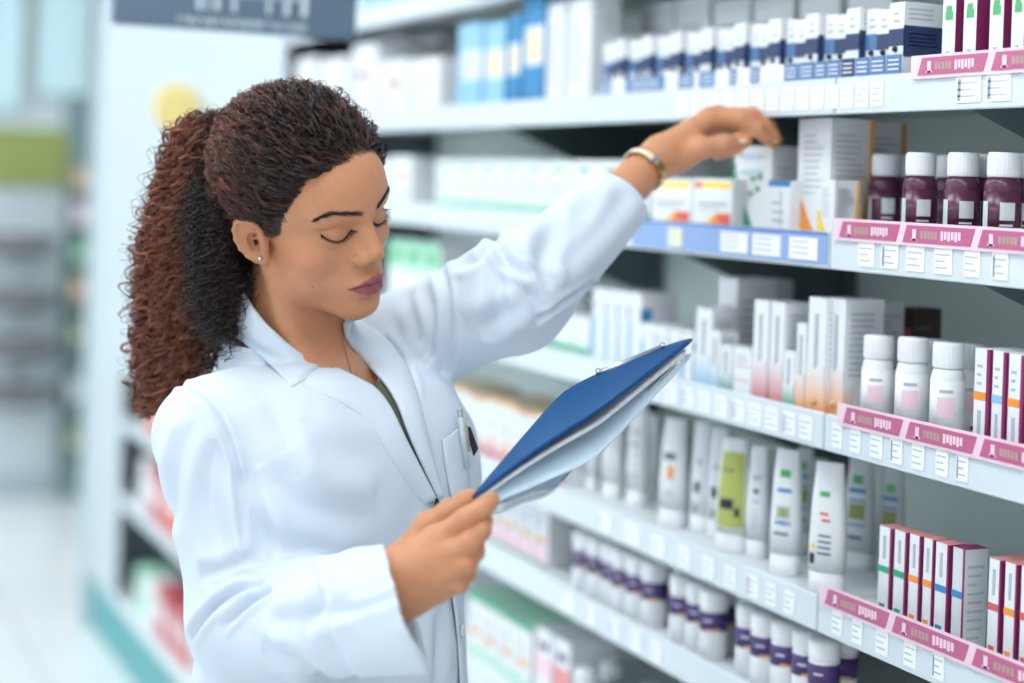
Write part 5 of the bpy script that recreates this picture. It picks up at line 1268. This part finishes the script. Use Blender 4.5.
def d_gr(f, sd, tp, m, W, H, dp): f(0, 1, .9, 1, SGR); f(.2, .8, .3, .42, TAN); f(0, 1, 0, .1, MINT); lines(f, .2, .8, .5, .8, 3); tp(0, 1, 0, 1, MINT)
uu = [468, 484, 500, 516, 533]
for i in range(4):
    carton('F', uu[i], uu[i+1]-1, 585, .10, d_gr, 'white and green carton low beside the coat, %s from the left, lowest shelf' % ORD[i], back=.03, h=.10, group='green-lidded cartons on the lowest shelf')
for i, (a, b) in enumerate([(536, 552), (554, 570)]):
    carton('F', a, b, 600, .08, lambda f, sd, tp, m, W, H, dp, i=i: (f(0, 1, .3, .6, LPK if i == 0 else PNK), f(.2, .8, .7, .8, PUR)), ['white carton with pale pink band left of the low jars', 'white carton with rose band left of the low jars'][i], back=.03, h=.11)
for i, (a, b) in enumerate([(470, 500), (504, 534), (538, 568)]):
    carton('G', a, b, 660, .10, d_gr, 'white and green carton below the lowest shelf in view, %s from the left' % ORD[i], back=.03, h=.12, group='cartons at the picture foot')
# far bays, left of her: blurred goods
FARC = [(RED, 'red'), (PW, 'white'), (YEL, 'yellow'), (LBL, 'light blue'), (RSE, 'rose'), (GRW, 'pale grey'), (MINT, 'mint'), (ORG, 'orange')]
rf = random.Random(5); k = 0
def far_item(nm, y, w, h, c, cn):
    global k; k += 1
    m = MB().box(0, .10, -w/2, w/2, 0, h, c, .002); m.box(-.001, 0, -w*.35, w*.35, h*.35, h*.7, PW)
    m.box(-.001, 0, -w*.3, w*.3, h*.78, h*.84, PG)
    rowname = {'E': 'upper', 'F': 'second', 'G': 'third', 'K': 'bottom'}[nm]
    nth = FARN.get(nm, 0); FARN[nm] = nth+1
    tag(m.build('packaged_goods', None, (D+.015, y, (ST[nm] if nm != 'K' else .2405)+.0005)), '%s package on the %s row behind her left of the picture, %s nearest' % (cn, rowname, ORD[nth]), 'package', 'goods on the far shelving')
FARN = {}
ya, yb = yat(205, 400), yat(103, 400)
yb = yat(127, 500)
for nm, step in (('E', .20), ('F', .17), ('G', .15), ('K', .15)):
    y = ya+.05
    while y < yb-.1:
        c, cn = FARC[rf.choice([0, 1, 1, 4, 5, 6, 1, 0])] if nm in ('E', 'F', 'G', 'K') else FARC[rf.choice([1, 5, 1, 3, 2])]
        if nm in ('F',) and abs(y-yat(142, 585)) < .3: c, cn = FARC[0]
        far_item(nm, y, step*.82, {'E': .085, 'F': .13, 'G': .16, 'K': .15}[nm]*rf.uniform(.85, 1), c, cn); y += step
# ---------------------------------------------------------------- clipboard, pen, sign, far end of the shop
BLU = mat('clipboard_blue', srgb(8, 74, 128), .5, spec=.25); BLE = mat('clipboard_blue_edge', srgb(30, 120, 200), .4)
PAP = mat('paper', srgb(232, 238, 244), .7); CLR = mat('clear_sleeve', (.92, .96, 1, 1), .12, trans=.92, ior=1.3)
cb = empty('clipboard', P(470, 502, 1.575)); tag(cb, 'open blue clipboard folder with papers held in her right hand', 'clipboard')
O = cb.location.copy()
def rel(pts): return [Vector(p)-O for p in pts]
c1 = P(464, 508, 1.585); c2 = P(563, 393, 1.80); c3 = P(700, 337, 1.90)
c4 = P(597, 414, 1.68)
ex = (c3-c2).normalized(); ey = (c2-c1).normalized(); nz = ex.cross(ey).normalized()
if nz.z < 0: nz = -nz
def rc_quad(a, b, c, d, rr=.012):
    pts = []
    for p, q, r_ in ((d, a, b), (a, b, c), (b, c, d), (c, d, a)):
        u = (p-q).normalized(); w = (r_-q).normalized()
        for t in (0, .5, 1): pts.append(q+u*rr*(1-t)**2*1+w*rr*t**2*1+ (u+w)*rr*.0 if t != .5 else q+(u+w)*rr*.28)
    return pts
# spine ridge and the clip along the upper edge
t_ = c2*.5+c3*.5
m = MB(); a = t_-ex*.045-ey*.004+nz*.0042; b = t_+ex*.045-ey*.004+nz*.0042
m.tube(rel([a+nz*.003, b+nz*.003]), .0032, SILV, 8); m.slab(rel([a-ey*.012, b-ey*.012, b+ey*.004, a+ey*.004]), nz*.0012, SILV)
for q in (a, b): m.tube(rel([q-ey*.002+nz*.001, q-ey*.002+nz*.008]), .003, SILV, 8)
m.build('clip', cb)['label'] = 'metal clip at the top edge'
d_ = -nz
sag = lambda p, k: p+d_*k
sheet_defs = 1
pa1, pa2, pa3, pa4 = c1+ex*.004+ey*.01, c2+ex*.01-ey*.012, c3-ex*.006-ey*.012, c4-ex*.004+ey*.01
def sheet(name, cs, k0, th, mt, curl, par=cb, n=14, lab=None):
    A, Bq, C, Dq = cs; V = []; Fc = []
    for s_ in (0, 1):
        for i in range(n+1):
            for j in range(n+1):
                a_, b_ = 2*i/n-1, 2*j/n-1; u = (a_*(1-.07*abs(b_)**8)+1)/2; v = (b_*(1-.07*abs(a_)**8)+1)/2; p = (A*(1-u)+Dq*u)*(1-v)+(Bq*(1-u)+C*u)*v
                V.append(p+d_*(k0+curl(u, v)+s_*th)-O)
    N = (n+1)**2
    for i in range(n):
        for j in range(n): q = i*(n+1)+j; Fc += [(q, q+1, q+n+2, q+n+1), (N+q, N+q+n+1, N+q+n+2, N+q+1)]
    for i in range(n): Fc += [(i, N+i, N+i+1, i+1), (n*(n+1)+i, n*(n+1)+i+1, N+n*(n+1)+i+1, N+n*(n+1)+i), (i*(n+1), (i+1)*(n+1), N+(i+1)*(n+1), N+i*(n+1)), (i*(n+1)+n, N+i*(n+1)+n, N+(i+1)*(n+1)+n, (i+1)*(n+1)+n)]
    o = mesh_obj(name, V, Fc, mt, par)
    if lab: o['label'] = lab
    return o
sheet('cover', (c1, c2, c3, c4), -.0035, .0033, BLU, lambda u, v: -.004*math.sin(math.pi*u), lab='glossy dark blue cover')
sheet('paper_sheets', (pa1, pa2, pa3, pa4), .0008, .004, PAP, lambda u, v: .010*u*(1-v)+.002*u-.004*math.sin(math.pi*u), lab='stack of white sheets under the cover')
sheet('inner_cover', (c1, c2, c3-ey*.006, P(594, 449, 1.66)), .003, .0014, mat('folder_lightblue', srgb(200, 222, 236), .6), lambda u, v: .004*u+.004, lab='pale blue inner leaf')
pa4 = P(560, 470, 1.64)
sheet('clear_pocket', (pa1, pa2, pa3, pa4), .010, .0008, CLR, lambda u, v: .012*math.sin(u*3.0)*(1-v)+.003*math.sin(9*u+4*v), lab='crumpled clear plastic sleeve')
m = MB()
fp = [ (pa1*(1-u)+pa4*u)+d_*(.0115+.012*math.sin(u*3.0)+.003*math.sin(9*u)) for u in np.linspace(0, 1, 16)]
m.tube(rel(fp), .0007, mat('sleeve_edge', srgb(190, 205, 215), .3), 5); m.build('sleeve_edge', cb)
# pen with a clip and a black tab in the breast pocket
pc = march(coat_uncut, [456], [438])[0]; pn = grad(coat_uncut, pc[None])[0]
pen = empty('pen', Vector(pc+pn*.009)); tag(pen, 'silver and black pen clipped in the breast pocket of the lab coat', 'pen')
up_ = Vector(CU)*.97-Vector(CR)*.12; L0 = Vector((0, 0, 0))
MB().tube([L0-up_*.035, L0+up_*.022], .0035, mat('pen_clear', srgb(180, 200, 205), .2, spec=.8), 10).build('barrel', pen)
MB().tube([L0+up_*.0222, L0+up_*.030, L0+up_*.0305], .0032, SILV, 10).build('push_button', pen)
k_ = Vector(pn)*.005
MB().slab([L0+up_*.020-Vector(CR)*.0014+k_, L0+up_*.020+Vector(CR)*.0014+k_, L0-up_*.018+Vector(CR)*.0014+k_, L0-up_*.018-Vector(CR)*.0014+k_], Vector(pn)*.0009, SILV).build('clip', pen)
t0_ = Vector(CR)*.0045+up_*.012
MB().slab([t0_, t0_+Vector(CR)*.004-up_*.002, t0_+Vector(CR)*.0095-up_*.026, t0_+Vector(CR)*.004-up_*.034, t0_+Vector(CR)*.0015-up_*.018], Vector(pn)*.0014, BTN).build('black_tab', pen)
# hanging sign over the shelving
SG = mat('sign_slate', srgb(92, 112, 132), .5); SGT = mat('sign_letter', srgb(208, 226, 232), .5)
ys = 2.6; a = ony(112, 27, ys); b = ony(354, 37, ys)
s = empty('hanging_sign', ((a.x+b.x)/2, ys, (a.z+b.z)/2)); tag(s, 'slate blue hanging sign with blurred pale lettering above the shelving', 'sign')
hw = abs(b.x-a.x)/2
MB().box(-hw, hw, -.012, .012, 0, .16, SG, .003).build('board', s)
m = MB(); tw = hw*1.08; rs = random.Random(3)      # two lines of pale strokes, too blurred in the photograph to read
for z0_, z1_, n_ in ((.030, .112, 15), (.008, .018, 26)):
    for i in range(n_):
        xx = -hw*.50+i*tw/n_; ww = tw/n_; m.box(xx+ww*.12, xx+ww*rs.uniform(.35, .8), -.0145, -.0121, z0_+(z1_-z0_)*rs.choice([0, 0, .3]), z1_-(z1_-z0_)*rs.choice([0, 0, .25]), SGT)
m.build('lettering', s)
for q in (-hw*.8, hw*.8): MB().tube([(q, 0, .1601), (q, 0, 3.098-s.location.z)], .004, STEEL, 6).build('hanger', s)
yl = onx(177, 108, D-.085); o = MB().lathe((0, 0, 0), [(.001, -.07), (.05, -.055), (.07, 0), (.05, .055), (.001, .07)], cm('flag_yellow', 236, 212, 140), 20, sy=.1).build('shelf_flag'); o.location = (D-.085, yl.y, yl.z); MB().box(.06, .0725, -.003, .003, -.004, .004, STEEL).build('bracket', o); tag(o, 'round yellow flag on the white panel left of her hair', 'flag')
# far end: a wall unit with an olive header, a poster panel and display baskets
yf = 8.6
def fx(u, v): return ony(u, v, yf)
WB = mat('window_sky', srgb(190, 226, 236), .5); 
pnl = empty('display_unit', (fx(20, 300).x, yf, 0)); tag(pnl, 'pale display unit with an olive header board at the far end of the aisle', 'display unit')
x0, x1 = fx(-60, 300).x-pnl.location.x, fx(62, 300).x-pnl.location.x; zt = fx(30, 128).z; zb_ = fx(30, 185).z
MB().box(x0, x1, .0, .5, 0, zb_-.001, mat('unit_grey', srgb(206, 218, 222), .5), .004).build('cabinet', pnl)
MB().box(x0, x1, -.06, .5, zb_, zt, mat('header_olive', srgb(150, 160, 92), .6), .006).build('header_board', pnl)
MB().box(x0, x1, -.02, -.0005, .0, .12, mat('unit_base', srgb(176, 192, 196), .5)).build('plinth', pnl)
for i, v in enumerate((236, 290, 338, 384)):
    p = fx(14, v); 
    bsk = MB().lathe((0, 0, 0), [(.04, -.09), (.12, -.075), (.17, -.02), (.18, .012), (.165, .012), (.15, -.015), (.10, -.06), (.02, -.07)], mat('basket_dark', srgb(108+18*(i == 0)+20*(i == 1), 104+22*(i == 0)+20*(i == 1), 110+20*(i == 0)+16*(i == 1)), .6), 24)
    o = bsk.build('display_basket', None, (p.x, yf-.185, p.z)); tag(o, ['topmost dark basket on the far display unit', 'second dark basket down on the far display unit', 'third dark basket down on the far display unit', 'lowest dark basket on the far display unit'][i], 'basket', 'baskets on the far display')
    MB().box(-.02, .02, .15, .1845, -.04, -.02, STEEL).build('hook', o)
rk = empty('display_rack', (fx(72, 300).x, yf-.1, 0)); tag(rk, 'narrow dark-edged display rack beside the far display unit', 'rack')
w = abs(fx(84, 300).x-fx(64, 300).x)/2
MB().box(-w, w, .0, .25, 0, fx(72, 95).z, mat('rack_grey', srgb(120, 144, 146), .5), .003).build('frame', rk)
for i, (v, c) in enumerate([(190, TAN), (225, LPK), (265, GRN), (300, TAN), (345, OLV), (400, GRW), (450, OLV), (530, DGR)]):
    z = ony(72, v, yf-.1).z; m = MB().box(-w*.9, w*.9, -.10, -.0005, z-.012, z, STEEL); m.build('rack_shelf', rk)
    tag(MB().box(-w*.6, w*.6, -.09, -.02, 0, .11, c, .004).box(-w*.4, w*.4, -.0905, -.09, .03, .07, PW).build('rack_package', None, (rk.location.x, rk.location.y, z+.0005)), 'blurred small package on the narrow far rack, %s from the top' % ORD[i], 'package', 'packages on the narrow far rack')
# high windows on the far wall
for i, (u0, u1, v0, v1) in enumerate([(-40, 28, 0, 112), (32, 92, 0, 100)]):
    y = 10.298; a = ony(u0, v1, y); b = ony(u1, v0, y)
    wn = MB().box(a.x, b.x, y-.03, y, a.z, b.z+.35, mat('window_frame', srgb(200, 214, 220), .5), .004).build('window_%d' % (i+1)); tag(wn, kind='structure')
    g_ = mat('lit_window_glass', srgb(196, 230, 238), .3, emit=.55); gl = MB().box(a.x+.05, b.x-.05, y-.036, y-.0305, a.z+.05, b.z+.30, g_).build('pane', wn)
    MB().box((a.x+b.x)/2-.015, (a.x+b.x)/2+.015, y-.045, y-.0365, a.z+.05, b.z+.30, MATS['window_frame']).build('mullion', wn)
sb = MB().box(-3.0, -1.5, 10.15, 10.2995, .0, .14, TEAL, .004).build('baseboard_far'); tag(sb, kind='structure')

# ---------------------------------------------------------------- light
w = bpy.data.worlds.new('world'); sc.world = w; w.use_nodes = True; w.node_tree.nodes['Background'].inputs[0].default_value = (.92, .97, 1, 1); w.node_tree.nodes['Background'].inputs[1].default_value = WORLD_E
def area(name, loc, tgt, e, sx, sy, col=(.93, .98, 1)):
    l = bpy.data.lights.new(name, 'AREA'); l.shape = 'RECTANGLE'; l.size = sx; l.size_y = sy; l.energy = e; l.color = col
    o = bpy.data.objects.new(name, l); COL.objects.link(o); o.location = loc; o.rotation_euler = (Vector(tgt)-Vector(loc)).to_track_quat('-Z', 'Y').to_euler(); return o
area('front_fill', (.5, -1.2, 1.75), (.9, 2.0, 1.4), KEY_E, 2.8, 2.0, (1, .985, .96))  # added fill lamp behind the camera, brightens her front and the shelf interiors
area('side_fill', (-2.9, 5.6, 1.7), (D, 6.0, 1.2), SIDE_E, 4.2, 2.0, (.95, .99, 1))  # added fill lamp beside the left wall, brightens the far floor and shelving
cam = bpy.data.cameras.new('camera'); co = bpy.data.objects.new('camera', cam); COL.objects.link(co)
M = Matrix((CR, CU, -FWD)).transposed().to_4x4(); M.translation = CAM; co.matrix_world = M
cam.sensor_width = 36; cam.lens = F_PX/1024*36; cam.shift_x = 0; cam.shift_y = -(341.5-V0)/1024; cam.clip_start = .05
sc.camera = co
cam.dof.use_dof = True; cam.dof.focus_distance = 1.77; cam.dof.aperture_fstop = 1.7
sc.view_settings.view_transform = 'Standard'; sc.view_settings.look = 'None'; sc.view_settings.gamma = 1; sc.view_settings.use_curve_mapping = False
sc.view_settings.exposure = -0.32
